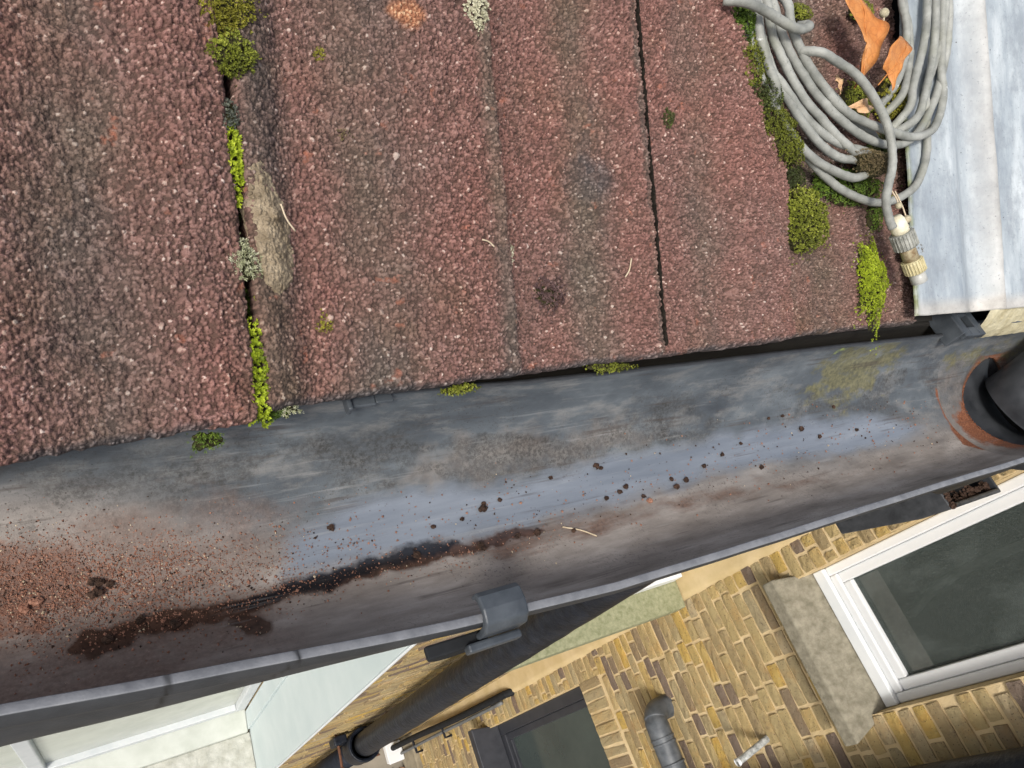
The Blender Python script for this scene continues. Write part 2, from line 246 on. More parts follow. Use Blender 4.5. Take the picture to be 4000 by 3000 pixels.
def mat_tile():
    t = Mat('concrete_tile'); g = t.attr('grain'); grey = t.attr('grey'); ora = t.attr('orange'); dk = t.attr('dark')
    red = t.ramp(g, [(0, (.085, .048, .037)), (.05, (.125, .069, .057)), (.50, (.198, .107, .090)), (.90, (.27, .155, .132)), (.965, (.38, .265, .22)), (1, (.56, .46, .40))])
    gry = t.ramp(g, [(0, (.055, .044, .034)), (.05, (.078, .062, .047)), (.5, (.118, .094, .072)), (.90, (.165, .136, .108)), (1, (.34, .30, .25))])
    org = t.ramp(g, [(0, (.25, .10, .05)), (.5, (.45, .20, .10)), (1, (.62, .42, .25))])
    blk = t.ramp(g, [(0, (.036, .033, .034)), (.6, (.078, .072, .072)), (1, (.17, .15, .145))])
    n = t.noise(34, 5, .6)
    gm = t.math('ADD', grey, t.math('MULTIPLY', t.math('SUBTRACT', n, .5), 1.25))
    gm = t.math('SMOOTH_MIN', t.math('MAXIMUM', gm, 0.0), 1.0)
    c = t.mix(gm, red, gry)
    big = t.noise(13, 4, .6)
    c = t.mix(t.math('MULTIPLY', t.ramp(big, [(.42, 0), (.7, 1)]), .45), c, t.mix(1, c, (1.28, .90, .82), 'MULTIPLY'))
    c = t.mix(t.math('MULTIPLY', t.ramp(t.noise(19, 3, .6), [(.55, 0), (.75, 1)]), .55), c, t.mix(1, c, (.78, .82, .62), 'MULTIPLY'))
    c = t.mix(t.math('MULTIPLY', t.ramp(t.noise(70, 3, .6), [(.66, 0), (.74, 1)]), .55), c, (.42, .15, .09))
    c = t.mix(t.math('MINIMUM', dk, 1.0), c, blk)
    c = t.mix(t.math('MINIMUM', ora, 1.0), c, org)
    t.base(c).rough(.82).spec(.35)
    return t.bump(t.math('SUBTRACT', t.noise(1400, 3, .7), t.voro(1000)), .8, .0007).m
def mat_gutter():
    t = Mat('weathered_grey_plastic'); co = t.coord()
    film, brown, black, rust, olive, speck, ochre = [t.attr(k) for k in ('film', 'brown', 'black', 'rust', 'olive', 'speck', 'ochre')]
    top = t.attr('front'); out = t.attr('outer'); bk = t.attr('back'); ring = t.attr('lipm')
    c = t.ramp(t.noise(16, 5, .6, stretch=(1, 2.2, 2.2)), [(.3, (.045, .053, .062)), (.55, (.092, .106, .118)), (.75, (.17, .19, .202))])
    c = t.mix(t.ramp(t.noise(45, 6, .7, stretch=(.6, 1.6, 1.6)), [(.5, 0), (.75, .55)]), c, (.30, .285, .26))
    fr = t.ramp(t.noise(26, 6, .65, stretch=(.55, 2, 2)), [(.3, (.16, .135, .115)), (.5, (.265, .23, .20)), (.72, (.42, .375, .335))])
    c = t.mix(top, c, fr)
    def m_(a, sc, lo=.30, hi=.70, st=None, amp=1.2):
        q = t.math('ADD', a, t.math('MULTIPLY', t.math('SUBTRACT', t.noise(sc, 6, .68, stretch=st), .5), amp))
        return t.ramp(q, [(lo, 0), (hi, 1)])
    c = t.mix(t.math('MULTIPLY', m_(ochre, 50, .25, 1.0, None, 2.0), .7), c, t.ramp(t.noise(120, 4), [(.3, (.12, .095, .078)), (.7, (.26, .235, .21))]))
    sf = t.math('MULTIPLY', m_(speck, 60, .2, .9, None, 1.6), t.ramp(t.noise(420, 6, .8), [(.44, 0), (.56, 1)]))
    c = t.mix(t.math('MULTIPLY', m_(speck, 60, .2, .9, None, 1.6), .35), c, (.075, .07, .062))
    c = t.mix(t.math('MULTIPLY', sf, .85), c, (.030, .029, .027))
    c = t.mix(t.math('MULTIPLY', t.ramp(t.noise(520, 5, .8), [(.56, 0), (.62, .7)]), t.ramp(t.noise(20, 3), [(.4, 0), (.6, 1)])), c, (.05, .045, .04))
    c = t.mix(t.math('MULTIPLY', m_(rust, 40, .38, .85, (.35, 1.8, 1.8), 1.8), .85), c, t.ramp(t.noise(420, 3), [(.3, (.075, .042, .030)), (.7, (.17, .100, .070))]))
    c = t.mix(t.math('MULTIPLY', m_(olive, 50, .42, .80, (1, 1.8, 1.8), 2.4), .75), c, t.ramp(t.noise(300, 3), [(.3, (.075, .068, .030)), (.7, (.20, .185, .085))]))
    c = t.mix(t.math('MULTIPLY', m_(t.attr('lime'), 120, .45, .75, None, 2.0), .7), c, (.34, .40, .10))
    c = t.mix(m_(t.attr('deposit'), 90, .40, .62), c, t.ramp(t.noise(700, 2), [(.3, (.095, .032, .015)), (.6, (.22, .085, .042)), (.8, (.36, .17, .10))]))
    c = t.mix(t.math('MULTIPLY', m_(t.attr('dust'), 40, .3, .9, None, 1.2), .75), c, t.ramp(t.noise(500, 4, .7), [(.35, (.085, .055, .043)), (.6, (.165, .112, .090)), (.75, (.26, .195, .165))]))
    fm = m_(film, 30, .22, .80, (.4, 1.8, 1.8), .8)
    c = t.mix(fm, c, t.ramp(t.noise(30, 5, .6, stretch=(.3, 2.5, 2.5)), [(.35, (.135, .155, .185)), (.7, (.215, .24, .275))]))  # blue of the reflected sky is painted into the film's colour
    c = t.mix(t.math('MULTIPLY', m_(t.attr('halo'), 60, .3, .9, None, 1.4), .7), c, t.ramp(t.noise(300, 4), [(.3, (.085, .048, .034)), (.7, (.17, .105, .078))]))
    bm_ = t.math('MULTIPLY', m_(brown, 60, .22, .58, None, 1.0), .95); bl = t.math('MULTIPLY', m_(black, 60, .26, .62, None, 1.2), .95)
    c = t.mix(bm_, c, t.ramp(t.noise(300, 3), [(.35, (.036, .020, .014)), (.7, (.080, .043, .030))]))
    c = t.mix(bl, c, (.012, .012, .014))
    c = t.mix(t.math('MULTIPLY', t.ramp(t.noise(150, 4, .7, stretch=(.05, 1.6, 1.6)), [(.58, 0), (.68, .26)]), t.ramp(t.noise(18, 3), [(.42, 0), (.6, 1)])), c, (.36, .36, .35))
    c = t.mix(t.math('MULTIPLY', t.ramp(t.noise(110, 4, .7, stretch=(.06, 1.8, 1.8)), [(.56, 0), (.64, .5)]), t.ramp(t.noise(23, 3), [(.45, 0), (.6, 1)])), c, (.055, .04, .032))
    c = t.mix(t.math('MULTIPLY', t.ramp(t.voro(260), [(.06, 1), (.12, 0)]), t.ramp(t.noise(22), [(.5, 0), (.6, .8)])), c, (.03, .022, .018))
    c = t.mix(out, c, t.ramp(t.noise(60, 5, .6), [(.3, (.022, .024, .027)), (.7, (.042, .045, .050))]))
    c = t.mix(ring, c, t.ramp(t.noise(90, 5, .65), [(.3, (.12, .125, .135)), (.7, (.22, .225, .235))]))
    c = t.mix(t.math('MINIMUM', t.attr('crack'), 1.0), c, (.008, .008, .009))
    t.base(c)
    wet = t.math('MAXIMUM', fm, t.math('MAXIMUM', bm_, bl))
    r = t.math('SUBTRACT', .58, t.math('MULTIPLY', wet, .44))
    r = t.math('SUBTRACT', r, t.math('MULTIPLY', bl, .16), True)
    t.rough(t.math('ADD', r, t.math('MULTIPLY', t.math('SUBTRACT', t.noise(90, 4), .5), .15))).spec(t.math('ADD', .35, t.math('MULTIPLY', fm, .45)))
    h = t.math('ADD', t.noise(260, 4, .65), t.math('MULTIPLY', t.noise(1100, 2), .5))
    h = t.math('MULTIPLY', h, t.math('SUBTRACT', 1.0, t.math('MULTIPLY', wet, .7)))
    return t.bump(h, .35, .0006).m
def mat_plain(name, c0, c1, sc=40, rough=.6, spec=.4, bump=.2, bsc=None, dist=.001, st=None, metal=0):
    t = Mat(name); t.base(t.ramp(t.noise(sc, 5, .62, stretch=st), [(.32, c0), (.68, c1)])).rough(rough).spec(spec)
    t.b.inputs['Metallic'].default_value = metal
    if bump: t.bump(t.noise(bsc or sc * 4, 4, .6), bump, dist)
    return t.m
def mat_moss(name, dark, mid, light):
    t = Mat(name); t.base(t.ramp(t.attr('tint'), [(0, dark), (.55, mid), (1, light)])).rough(.6).spec(.25)
    t.b.inputs['Subsurface Weight'].default_value = 0.0
    return t.m
def mat_brick():
    t = Mat('yellow_stock_brick'); tn = t.attr('tint')
    c = t.ramp(tn, [(0, (.17, .13, .10)), (.09, (.18, .135, .105)), (.16, (.29, .22, .12)), (.45, (.40, .305, .145)), (.72, (.33, .27, .16)), (.90, (.47, .32, .09)), (1, (.38, .31, .20))])
    c = t.mix(t.ramp(t.noise(14, 5, .7), [(.52, 0), (.75, .55)]), c, t.mix(1, c, (1.15, .85, .55), 'MULTIPLY'))
    c = t.mix(t.ramp(t.noise(34, 5, .75), [(.54, 0), (.72, .7)]), c, (.15, .105, .07))
    c = t.mix(t.ramp(t.voro(110), [(.10, .85), (.2, 0)]), c, (.06, .045, .03))
    c = t.mix(t.ramp(t.noise(60, 4, .7), [(.58, 0), (.75, .6)]), c, (.44, .36, .20))
    t.base(c).rough(.9).spec(.2)
    return t.bump(t.noise(130, 6, .72), 1.0, .004).m
def mat_mortar():
    t = Mat('tan_mortar')
    c = t.ramp(t.noise(9, 6, .65), [(.3, (.50, .38, .20)), (.55, (.62, .48, .275)), (.75, (.68, .55, .34))])
    c = t.mix(t.ramp(t.noise(120, 4, .7), [(.6, 0), (.75, .5)]), c, (.25, .18, .09))
    return t.base(c).rough(.95).spec(.15).bump(t.noise(140, 5, .7), .7, .003).m
def mat_zinc():
    t = Mat('weathered_lead')
    c = t.ramp(t.noise(14, 6, .7, stretch=(2.2, .5, .5)), [(.3, (.19, .225, .26)), (.5, (.33, .37, .395)), (.7, (.54, .575, .585))])
    c = t.mix(t.ramp(t.noise(38, 6, .75, stretch=(1, .6, .6)), [(.47, 0), (.62, .65)]), c, (.20, .225, .25))
    c = t.mix(t.attr('grimy'), c, t.ramp(t.noise(40, 5, .7), [(.3, (.27, .255, .23)), (.7, (.52, .50, .46))]))
    c = t.mix(t.ramp(t.noise(420, 3, .7), [(.62, 0), (.7, .55)]), c, (.10, .11, .12))
    c = t.mix(t.ramp(t.voro(75), [(.03, .9), (.06, 0)]), c, (.05, .045, .045))
    c = t.mix(t.math('MULTIPLY', t.attr('green'), t.ramp(t.noise(90, 4), [(.3, 0), (.6, 1)])), c, (.16, .18, .08))
    return t.base(c).rough(.55).spec(.5).bump(t.noise(200, 4, .7), .25, .0008).m
def mat_cable():
    t = Mat('grey_cable_sheath')
    c = t.ramp(t.noise(60, 5, .65), [(.3, (.16, .165, .148)), (.55, (.27, .275, .25)), (.75, (.37, .375, .345))])
    c = t.mix(t.ramp(t.noise(350, 3, .7), [(.62, 0), (.72, .6)]), c, (.11, .115, .10))
    c = t.mix(t.ramp(t.noise(38, 5, .75), [(.66, 0), (.69, .9)]), c, (.60, .61, .60))
    c = t.mix(t.ramp(t.noise(25, 3, .6), [(.55, 0), (.75, .45)]), c, (.22, .225, .15))
    return t.base(c).rough(.62).spec(.4).bump(t.noise(900, 3, .6), .25, .0004).m
def mat_glass_frost():
    t = Mat('frosted_glass')
    c = t.ramp(t.noise(240, 3, .75), [(.35, (.040, .052, .048)), (.6, (.070, .085, .078)), (.74, (.20, .22, .21))])
    c = t.mix(t.ramp(t.noise(7, 5, .7, stretch=(1, 1, .5)), [(.48, 0), (.72, .55)]), c, (.17, .20, .19))
    t.base(c).rough(.24).spec(.4); t.b.inputs['Alpha'].default_value = .68
    return t.bump(t.noise(260, 3, .7), .5, .002).m
def mat_leaf():
    t = Mat('orange_dry_leaf')
    c = t.ramp(t.noise(55, 5, .65), [(.3, (.40, .13, .028)), (.55, (.52, .215, .062)), (.75, (.60, .32, .14))])
    c = t.mix(t.ramp(t.noise(240, 4, .7), [(.60, 0), (.72, .6)]), c, (.22, .075, .02))
    c = t.mix(t.ramp(t.voro(170, 'DISTANCE_TO_EDGE'), [(.02, .4), (.06, 0)]), c, (.30, .10, .03))
    t.base(c).rough(.55).spec(.35)
    return t.bump(t.voro(170, 'DISTANCE_TO_EDGE'), .5, .0008).m
M_ = dict(
    tile=mat_tile(), gutter=mat_gutter(), brick=mat_brick(), mortar=mat_mortar(), lead=mat_zinc(), cable=mat_cable(), frost=mat_glass_frost(),
    black=mat_plain('black_plastic', (.016, .018, .021), (.045, .048, .053), 45, .42, .5, .2),
    matt=mat_plain('matt_black_plastic', (.010, .011, .012), (.022, .023, .025), 45, .8, .15, .2),
    clip=mat_plain('grey_clip_plastic', (.032, .038, .045), (.070, .080, .090), 60, .42, .45, .25),
    iron=mat_plain('black_painted_iron', (.004, .005, .008), (.013, .017, .026), 24, .42, .25, .9, 45, .004),
    lead_pipe=mat_plain('dark_grey_pipe', (.045, .052, .06), (.12, .13, .14), 22, .45, .5, .3),
    white=mat_plain('white_paint', (.66, .69, .70), (.75, .77, .77), 10, .5, .4, .15, 60),
    whitep=mat_plain('white_upvc', (.68, .70, .71), (.75, .76, .76), 6, .3, .5, 0),
    ghost=mat_plain('grey_green_fitting', (.40, .44, .42), (.52, .55, .53), 12, .7, .2, 0),
    oldwhite=mat_plain('old_white_frame_paint', (.46, .49, .50), (.56, .58, .58), 12, .5, .4, .2),
    dirtywhite=mat_plain('weathered_white_sill', (.34, .34, .29), (.50, .50, .45), 18, .85, .2, .7, 90, .004),
    reveal=mat_plain('pale_blue_white_paint', (.46, .53, .53), (.53, .59, .585), 5, .55, .35, .12, 40),
    palepane=mat_plain('pale_window_pane', (.34, .36, .31), (.44, .46, .40), 7, .2, .5, .1, 12),
    stone=mat_plain('grey_stone_sill', (.16, .145, .105), (.30, .275, .21), 40, .9, .2, .7, 160, .003),
    lichstone=mat_plain('green_stained_stone', (.19, .20, .11), (.33, .33, .21), 60, .9, .2, .6, 150, .003),
    render=mat_plain('tan_render', (.50, .38, .19), (.60, .47, .27), 9, .92, .2, .45, 150, .003),
    cream=mat_plain('cream_bedding_mortar', (.38, .33, .20), (.60, .55, .38), 60, .95, .2, .8, 200, .003),
    mortpatch=mat_plain('grey_brown_mortar', (.20, .155, .10), (.42, .34, .235), 150, .95, .2, 1.0, 900, .0018),
    darkframe=mat_plain('dark_window_frame', (.020, .022, .028), (.035, .037, .045), 20, .4, .5, .1),
    darkglass=mat_plain('dark_glass', (.028, .040, .038), (.050, .066, .060), 3, .12, .6, .05),
    wood=mat_plain('gap_shade_board', (.010, .009, .008), (.024, .022, .019), 40, .85, .2, .4, st=(.2, 2, 2)),  # near black: the shade of the eave gap and cracks is put into the colour
    ground=mat_plain('patio_concrete', (.17, .15, .12), (.30, .27, .22), 3, .95, .2, .5, 30, .004),
    conc=mat_plain('plinth_cement', (.20, .17, .12), (.32, .28, .20), 12, .95, .2, .5, 60, .004),
    leafl=mat_plain('leaf_litter', (.10, .045, .022), (.32, .17, .09), 25, .8, .3, .4),
    crumb=mat_plain('dark_soil', (.018, .011, .008), (.075, .042, .028), 300, .85, .25, .8, 900, .001),
    pinkgr=mat_plain('pink_granule', (.15, .062, .038), (.36, .19, .13), 350, .8, .3, .5, 900, .0006),
    pale=mat_plain('pale_straw', (.42, .33, .22), (.60, .50, .36), 200, .7, .3, .2),
    rustm=mat_plain('rusty_iron', (.07, .028, .016), (.16, .075, .04), 90, .85, .3, .5),
    boot=mat_plain('cream_connector_boot', (.50, .46, .32), (.74, .70, .55), 150, .5, .4, .2),
    ribgrey=mat_plain('grey_ribbed_connector', (.16, .165, .145), (.36, .36, .32), 250, .6, .4, .3),
    neck=mat_plain('corroded_connector_neck', (.16, .10, .045), (.42, .37, .24), 220, .55, .4, .3),
    ring=mat_plain('yellowed_ribbed_ring', (.36, .31, .16), (.56, .50, .30), 200, .55, .4, .3),
    tip=mat_plain('grey_connector_tip', (.33, .33, .30), (.45, .45, .42), 120, .4, .5, .1),
    fruit=mat_plain('linden_fruit', (.30, .26, .17), (.48, .43, .30), 400, .8, .3, .5, 1200, .0005),
    orangeleaf=mat_leaf(),
    curlleaf=mat_plain('tan_dry_leaf', (.42, .22, .10), (.66, .46, .27), 90, .6, .35, .5),
    pinkleaf=mat_plain('pinkish_dry_leaf', (.46, .21, .13), (.66, .40, .28), 90, .6, .35, .4),
    cushion=mat_plain('moss_cushion_soil', (.020, .019, .010), (.055, .05, .022), 400, .95, .1, .6, 900, .001),
    moss_lime=mat_moss('lime_moss', (.085, .115, .008), (.29, .36, .018), (.50, .56, .06)),
    moss_olive=mat_moss('olive_moss', (.035, .040, .006), (.15, .17, .018), (.36, .38, .06)),
    moss_gold=mat_moss('golden_moss', (.055, .045, .008), (.19, .18, .018), (.40, .37, .05)),
    moss_dark=mat_moss('dark_moss', (.014, .018, .007), (.050, .065, .016), (.14, .17, .035)),
    moss_green=mat_moss('green_moss', (.020, .040, .006), (.075, .125, .014), (.20, .28, .04)),
    moss_grey=mat_moss('grey_moss', (.035, .042, .034), (.10, .11, .085), (.24, .25, .19)),
    moss_silver=mat_moss('silvery_moss', (.10, .11, .045), (.33, .34, .20), (.64, .63, .48)),
    moss_brown=mat_moss('brown_moss', (.030, .022, .012), (.12, .09, .045), (.28, .22, .11)),
    lichen=mat_moss('pale_lichen', (.20, .19, .12), (.46, .44, .31), (.70, .68, .54)),
    litter=mat_moss('dark_debris', (.028, .016, .016), (.10, .06, .058), (.24, .15, .14)),
)

# ------------------------------------------------------------------ roof
TH = R(31.4); TV = np.array([0, math.cos(TH), math.sin(TH)]); NV = np.array([0, -math.sin(TH), math.cos(TH)])
P0 = np.array([0, .155, .022])
def rp(x, s, n=0.0): return np.array([x, 0, 0]) + P0 + s * TV + n * NV
GREYB = [(.012, .020, .62), (.127, .021, .72), (.254, .014, .75), (.195, .006, .8), (.297, .003, .6), (.345, .014, .4), (.080, .012, .75), (.478, .02, .5)]
GS, GB = .00158, .0028
def tile(x0, x1, s0, s1, nfun, label, seed, res=.00047, edge_l=0.0, edge_r=0.0, thick=.017, skew=0.0, olive=0.0, redge=None):
    nx = max(int((x1 - x0) / res), 4); ns = max(int((s1 - min(s0)) / res), 4)
    u = np.linspace(0, 1, nx); v = np.linspace(0, 1, ns)
    U_, V_ = np.meshgrid(u, v)
    es = s0[0] + (s0[1] - s0[0]) * U_
    es = es + .0022 * (fbm(U_ * (x1 - x0) / .016, 0 * U_, seed) - .5) + .0011 * (vnoise(U_ * (x1 - x0) / .0026, 0 * U_, seed + 3) - .5)
    S_ = es + (s1 - es) * V_
    X1 = x1 if redge is None else redge(S_)
    X_ = x0 + (X1 - x0) * U_
    jl = .0016 * (fbm(S_ / .014, 0 * S_, seed + 5) - .5) + .0009 * (vnoise(S_ / .0022, 0 * S_, seed + 6) - .5)
    X_ = X_ + jl * ((1 - U_) ** 6 + U_ ** 6) + skew * (S_) * U_ ** 3
    h, g = grains(X_, S_, GS, seed * 13)
    h2, g2 = grains(X_ + 3.1, S_, GB, seed * 13 + 50, .025)
    sm = np.zeros_like(X_)
    for c, w, a in GREYB: sm = np.maximum(sm, a * np.exp(-((X_ + .006 * (fbm(S_ / .05, X_ / .05, 91) - .5) - c) / w) ** 2))
    sm = np.clip(sm * (.55 + .9 * fbm(X_ / .03, S_ / .05, 37)), 0, 1)
    hh = np.where(h2 * GB * .8 > h * GS, h2 * GB * .8, h * GS) * (1 - .60 * sm)
    gg = np.where(h2 * GB * .8 > h * GS, .3 + .7 * g2, g)
    N_ = nfun(X_, S_) + hh * 2.0 + .0026 * (fbm(X_ / .02, S_ / .02, 5 + seed) - .5) + .0040 * (fbm(X_ / .0055, S_ / .0055, 15 + seed, 3) - .5)
    de = (S_ - es); dl = (X_ - x0); dr = (X1 - X_)
    def rnd(d, r): q = np.clip((r - d) / r, 0, 1); return r * (1 - np.sqrt(np.maximum(1 - q * q, 0)))
    N_ = N_ - rnd(de, .006) - rnd(dl, .0025) - rnd(dr, .0025)
    dkm = .2 * np.exp(-((X_ - .088) / .008) ** 2) * sstep(.02, .06, S_) + .3 * sm * (fbm(X_ / .02, S_ / .06, 55) > .55); orm = np.zeros_like(X_)
    bx, bs, brx, brs = SPOT['darkblob']; q = ((X_ - bx) / brx) ** 2 + ((S_ - bs) / brs) ** 2
    dkm += .55 * sstep(1.3, .0, q + 1.1 * (fbm(X_ / .012, S_ / .012, 77) - .5))
    bx, bs, brx, brs = SPOT['orange']; q = ((X_ - bx) / brx) ** 2 + ((S_ - bs) / brs) ** 2
    orm += .85 * sstep(1.25, .1, q + 1.3 * (fbm(X_ / .006, S_ / .006, 78) - .5))
    dkm += .75 * sstep(.004, .0, de - .002 * fbm(X_ / .004, S_ / .004, 79)) * (fbm(X_ / .02, S_ / .02, 80) > .35)
    sm = np.clip(sm + olive, 0, 1)
    P = P0 + S_[..., None] * TV + N_[..., None] * NV; P[..., 0] += X_
    # turn the rim down to give the tile its thickness
    A = np.pad(P, ((1, 1), (1, 1), (0, 0)), 'edge'); dn = -NV * thick
    A[0, :] += dn; A[-1, :] += dn; A[1:-1, 0] += dn; A[1:-1, -1] += dn
    at = {k_: np.pad(a, 1, 'edge') for k_, a in dict(grain=gg * (hh > .0001), grey=sm, dark=dkm, orange=orm).items()}
    return tag(grid_obj('roof_tile', A, M_['tile'], None, at), label, 'roof tile', 'roof tiles along the eave')
def nA(x, s): return .0045 + .0040 * np.cos((x - .055) / .085 * 2 * math.pi) - .0012 * sstep(.05, .066, x)
def nB(x, s):
    y = .0040 * np.cos((x - .165) / .125 * 2 * math.pi)
    y = y + .0052 * np.exp(-((x - .076) / .010) ** 2) - .002 * np.exp(-((x - .0935) / .006) ** 2)
    xs = .2003 + .0008 * (vnoise(s / .012, 0 * s, 4) - .5)
    return y + .0018 * np.exp(-((x - .197) / .008) ** 2) + .0014 * np.exp(-((x - .1975) / .003) ** 2) - .0066 * sstep(xs - .0008, xs + .0010, x) + .0066 * sstep(.215, .29, x)
def nC(x, s): return .0004 + .0040 * np.cos((x - .385) / .10 * 2 * math.pi) - .0012 * np.exp(-((x - .308) / .004) ** 2)
def nD(x, s): return -.0160 + .002 * np.cos((x - .53) / .1 * 2 * math.pi) + .0
tile(-.125, .0668, (-.0135, -.0035), .268, nA, 'red granular roof tile at the far left, with its eave end lowest over the gutter', 1, skew=.003)
tile(.0705, .2995, (.0005, .0060), .268, nB, 'broad red granular roof tile in the middle with mortar patch and a lengthwise step', 2)
tile(.3026, .4262, (.0058, .0085), .285, nC, 'red granular roof tile between the dark crack and the mossy edge', 3, redge=lambda s: .4262 + .006 * sstep(.05, .14, s) - .052 * sstep(.13, .235, s))
tile(.372, .600, (.0095, .0105), .330, nD, 'olive stained roof tile lying lower, under the cable coil', 4, olive=.35)
gs, gt = np.meshgrid(np.linspace(.012, .29, 420), np.linspace(-1, 1, 7))  # strip along the crack: gap shade put into its black, with some dirt
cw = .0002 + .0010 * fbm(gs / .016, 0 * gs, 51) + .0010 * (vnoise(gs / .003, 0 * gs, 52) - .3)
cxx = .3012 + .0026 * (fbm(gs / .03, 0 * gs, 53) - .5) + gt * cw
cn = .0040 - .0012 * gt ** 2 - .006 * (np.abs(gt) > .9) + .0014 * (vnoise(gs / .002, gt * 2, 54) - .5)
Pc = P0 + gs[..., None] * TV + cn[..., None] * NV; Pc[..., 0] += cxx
tag(grid_obj('joint_dirt_shade', Pc, mat_plain('black_joint_dirt_shade', (.006, .005, .004), (.022, .018, .014), 300, .95, .1, .8, 900, .001)), 'black strip of dirt and painted shade in the long straight crack right of the middle tile', 'dirt')
db = MB()
db.hexa([tuple(rp(x, s, n)) for n in (-.05, -.032) for x, s in ((-.6, .012), (1.79, .012), (1.79, .9), (-.6, .9))])
db.build('boarding', M_['wood'])
bpy.data.objects['boarding'].name = 'roof_boarding'; tag(bpy.data.objects['roof_boarding'], 'roof boarding under the tiles, coloured black for shade in the cracks', 'roof boarding')
fb = MB(); fb.box((-.6, .180, -.16), (1.79, .200, -.002)); fb.box((-.6, .202, -.165), (1.79, .309, -.15))
tag(fb.build('fascia_board', M_['wood'], bevel=.002), 'fascia board behind the gutter, coloured black for the shaded gap', 'fascia board')

# mortar patch on the raised roll beside the joint
bx, bs, brx, brs = SPOT['mortar']
gx, gs = np.meshgrid(np.linspace(bx - brx * 1.3, bx + brx * 1.3, 120), np.linspace(bs - brs * 1.2, bs + brs * 1.2, 220))
q = sdf(gx + .004 * (fbm(gx / .008, gs / .008, 60) - .5), gs + .004 * (fbm(gx / .008, gs / .008, 59) - .5), MORTAR)
hg, gg_ = grains(gx, gs, .0017, 600, .8); hb, _ = grains(gx, gs, .005, 640, .14)
nn = nB(gx, gs) + .0006 + .0030 * sstep(.001, -.009, q) - .004 * sstep(-.001, .0015, q) + hg * .0016 + hb * .0036 + .0045 * (fbm(gx / .011, gs / .011, 62) - .5)
Pm = P0 + gs[..., None] * TV + nn[..., None] * NV; Pm[..., 0] += gx
qq = (q[:-1, :-1] + q[1:, 1:]) / 2
tag(grid_obj('mortar_patch', Pm, M_['mortpatch'], keep=qq < .0015), 'rough grey brown mortar smear beside the mossy joint', 'mortar')

# ------------------------------------------------------------------ moss, lichen and litter
def roof_n(x): 
    if x < .0675: return float(nA(np.array(x), np.array(.1)))
    if x < .3005: return float(nB(np.array(x), np.array(.1)))
    if x < .427: return float(nC(np.array(x), np.array(.1)))
    return -.0155
def clump(key, name, label, cat, mat, hgt, leaf, dens=1.0, n0=None, broad=.5, grow=1.0, cush=True, lean=(0, 0), group=None, tlo=0.0, thi=1.0, rag=.85):
    cx, cs, rx, rs = SPOT[key]; rx *= grow; rs *= grow
    leaf *= .62
    r_ = np.random.default_rng(sum(map(ord, key)))
    n0 = roof_n(cx) if n0 is None else n0
    k = sum(map(ord, key)) % 97
    mb = MB()
    def edge(a): return 1 + rag * (fbm(np.cos(a) * 1.6 + 3, np.sin(a) * 1.6 + 3, k) - .5) * 1.6
    if cush:
        rows, cols = 7, 22; v = []; f = []
        for i in range(rows):
            t = i / (rows - 1); rr = math.sin(t * math.pi / 2)
            for j in range(cols):
                a = 2 * math.pi * j / cols; e = float(edge(np.array(a))) * rr * .93
                nz = n0 - .002 + hgt * .82 * math.cos(t * math.pi / 2) * (.85 + .3 * r_.random())
                v.append(rp(cx + rx * e * math.cos(a), cs + rs * e * math.sin(a), nz))
        for i in range(rows - 1):
            for j in range(cols): f.append((i * cols + j, (i + 1) * cols + j, (i + 1) * cols + (j + 1) % cols, i * cols + (j + 1) % cols))
        mb.add(v, f, 1, tint=0.0)
    area = math.pi * rx * rs
    n = int(dens * area / (leaf * leaf) * 1.5) + 12
    ang = r_.random(n) * 2 * math.pi; rad = np.sqrt(r_.random(n)); ee = edge(ang)
    stray = r_.random(n) < .12; rad = np.where(stray, rad * r_.uniform(1.0, 1.55, n), rad)
    for a, q, e in zip(ang, rad, ee):
        x = cx + rx * q * e * math.cos(a); s = cs + rs * q * e * math.sin(a)
        hz = n0 + hgt * math.sqrt(max(1 - q * q, 0)) * (.75 + .35 * r_.random())
        o = rp(x, s, hz)
        axis = NV * (1.0) + np.array([math.cos(a), 0, 0]) * q * .7 + TV * math.sin(a) * q * .7 + r_.normal(0, .25, 3); axis += lean[0] * np.array([1, 0, 0]) + lean[1] * TV
        axis /= np.linalg.norm(axis)
        t1 = np.cross(axis, [.3, .5, .9]); t1 /= np.linalg.norm(t1); t2 = np.cross(axis, t1)
        nb = 4 if broad < .6 else 5
        base = min(max(.5 + .9 * (float(fbm(np.array(x / .006), np.array(s / .006), k + 7)) - .5) + r_.normal(0, .13), 0), 1)
        base = tlo + (thi - tlo) * base
        w0 = r_.random() * 6.28; L = leaf * (.7 + .6 * r_.random())
        for b in range(nb):
            w = w0 + b * 2 * math.pi / nb + r_.normal(0, .2)
            d = t1 * math.cos(w) + t2 * math.sin(w); up = .35 + .5 * r_.random()
            d2 = d * (1 - .35 * up) + axis * up; sd_ = np.cross(d2, axis); sd_ /= (np.linalg.norm(sd_) + 1e-9)
            wd = L * broad * .5
            p0 = o - axis * L * .15; p1 = o + d2 * L * .55 + sd_ * wd; p2 = o + d2 * L * .55 - sd_ * wd; p3 = o + d2 * L + axis * L * .1
            mb.add([p0, p1, p3, p2], [(0, 1, 2, 3)], 0, tint=min(max(base + r_.normal(0, .08), 0), 1))
    return tag(mb.build(name, [mat, M_['cushion']]), label, cat, group)
MG = 'moss clumps along the cable side edge'
clump('joint_top', 'moss_clump', 'golden green moss cushion at the top of the joint, highest of all', 'moss', M_['moss_gold'], .006, .0017, thi=.85)
clump('joint_top2', 'moss_clump', 'bright olive moss cushion just below the highest cushion in the joint', 'moss', M_['moss_olive'], .007, .0017)
clump('joint_grey', 'moss_clump', 'small grey green moss pad in the joint above the lime sprouts', 'moss', M_['moss_grey'], .004, .0014)
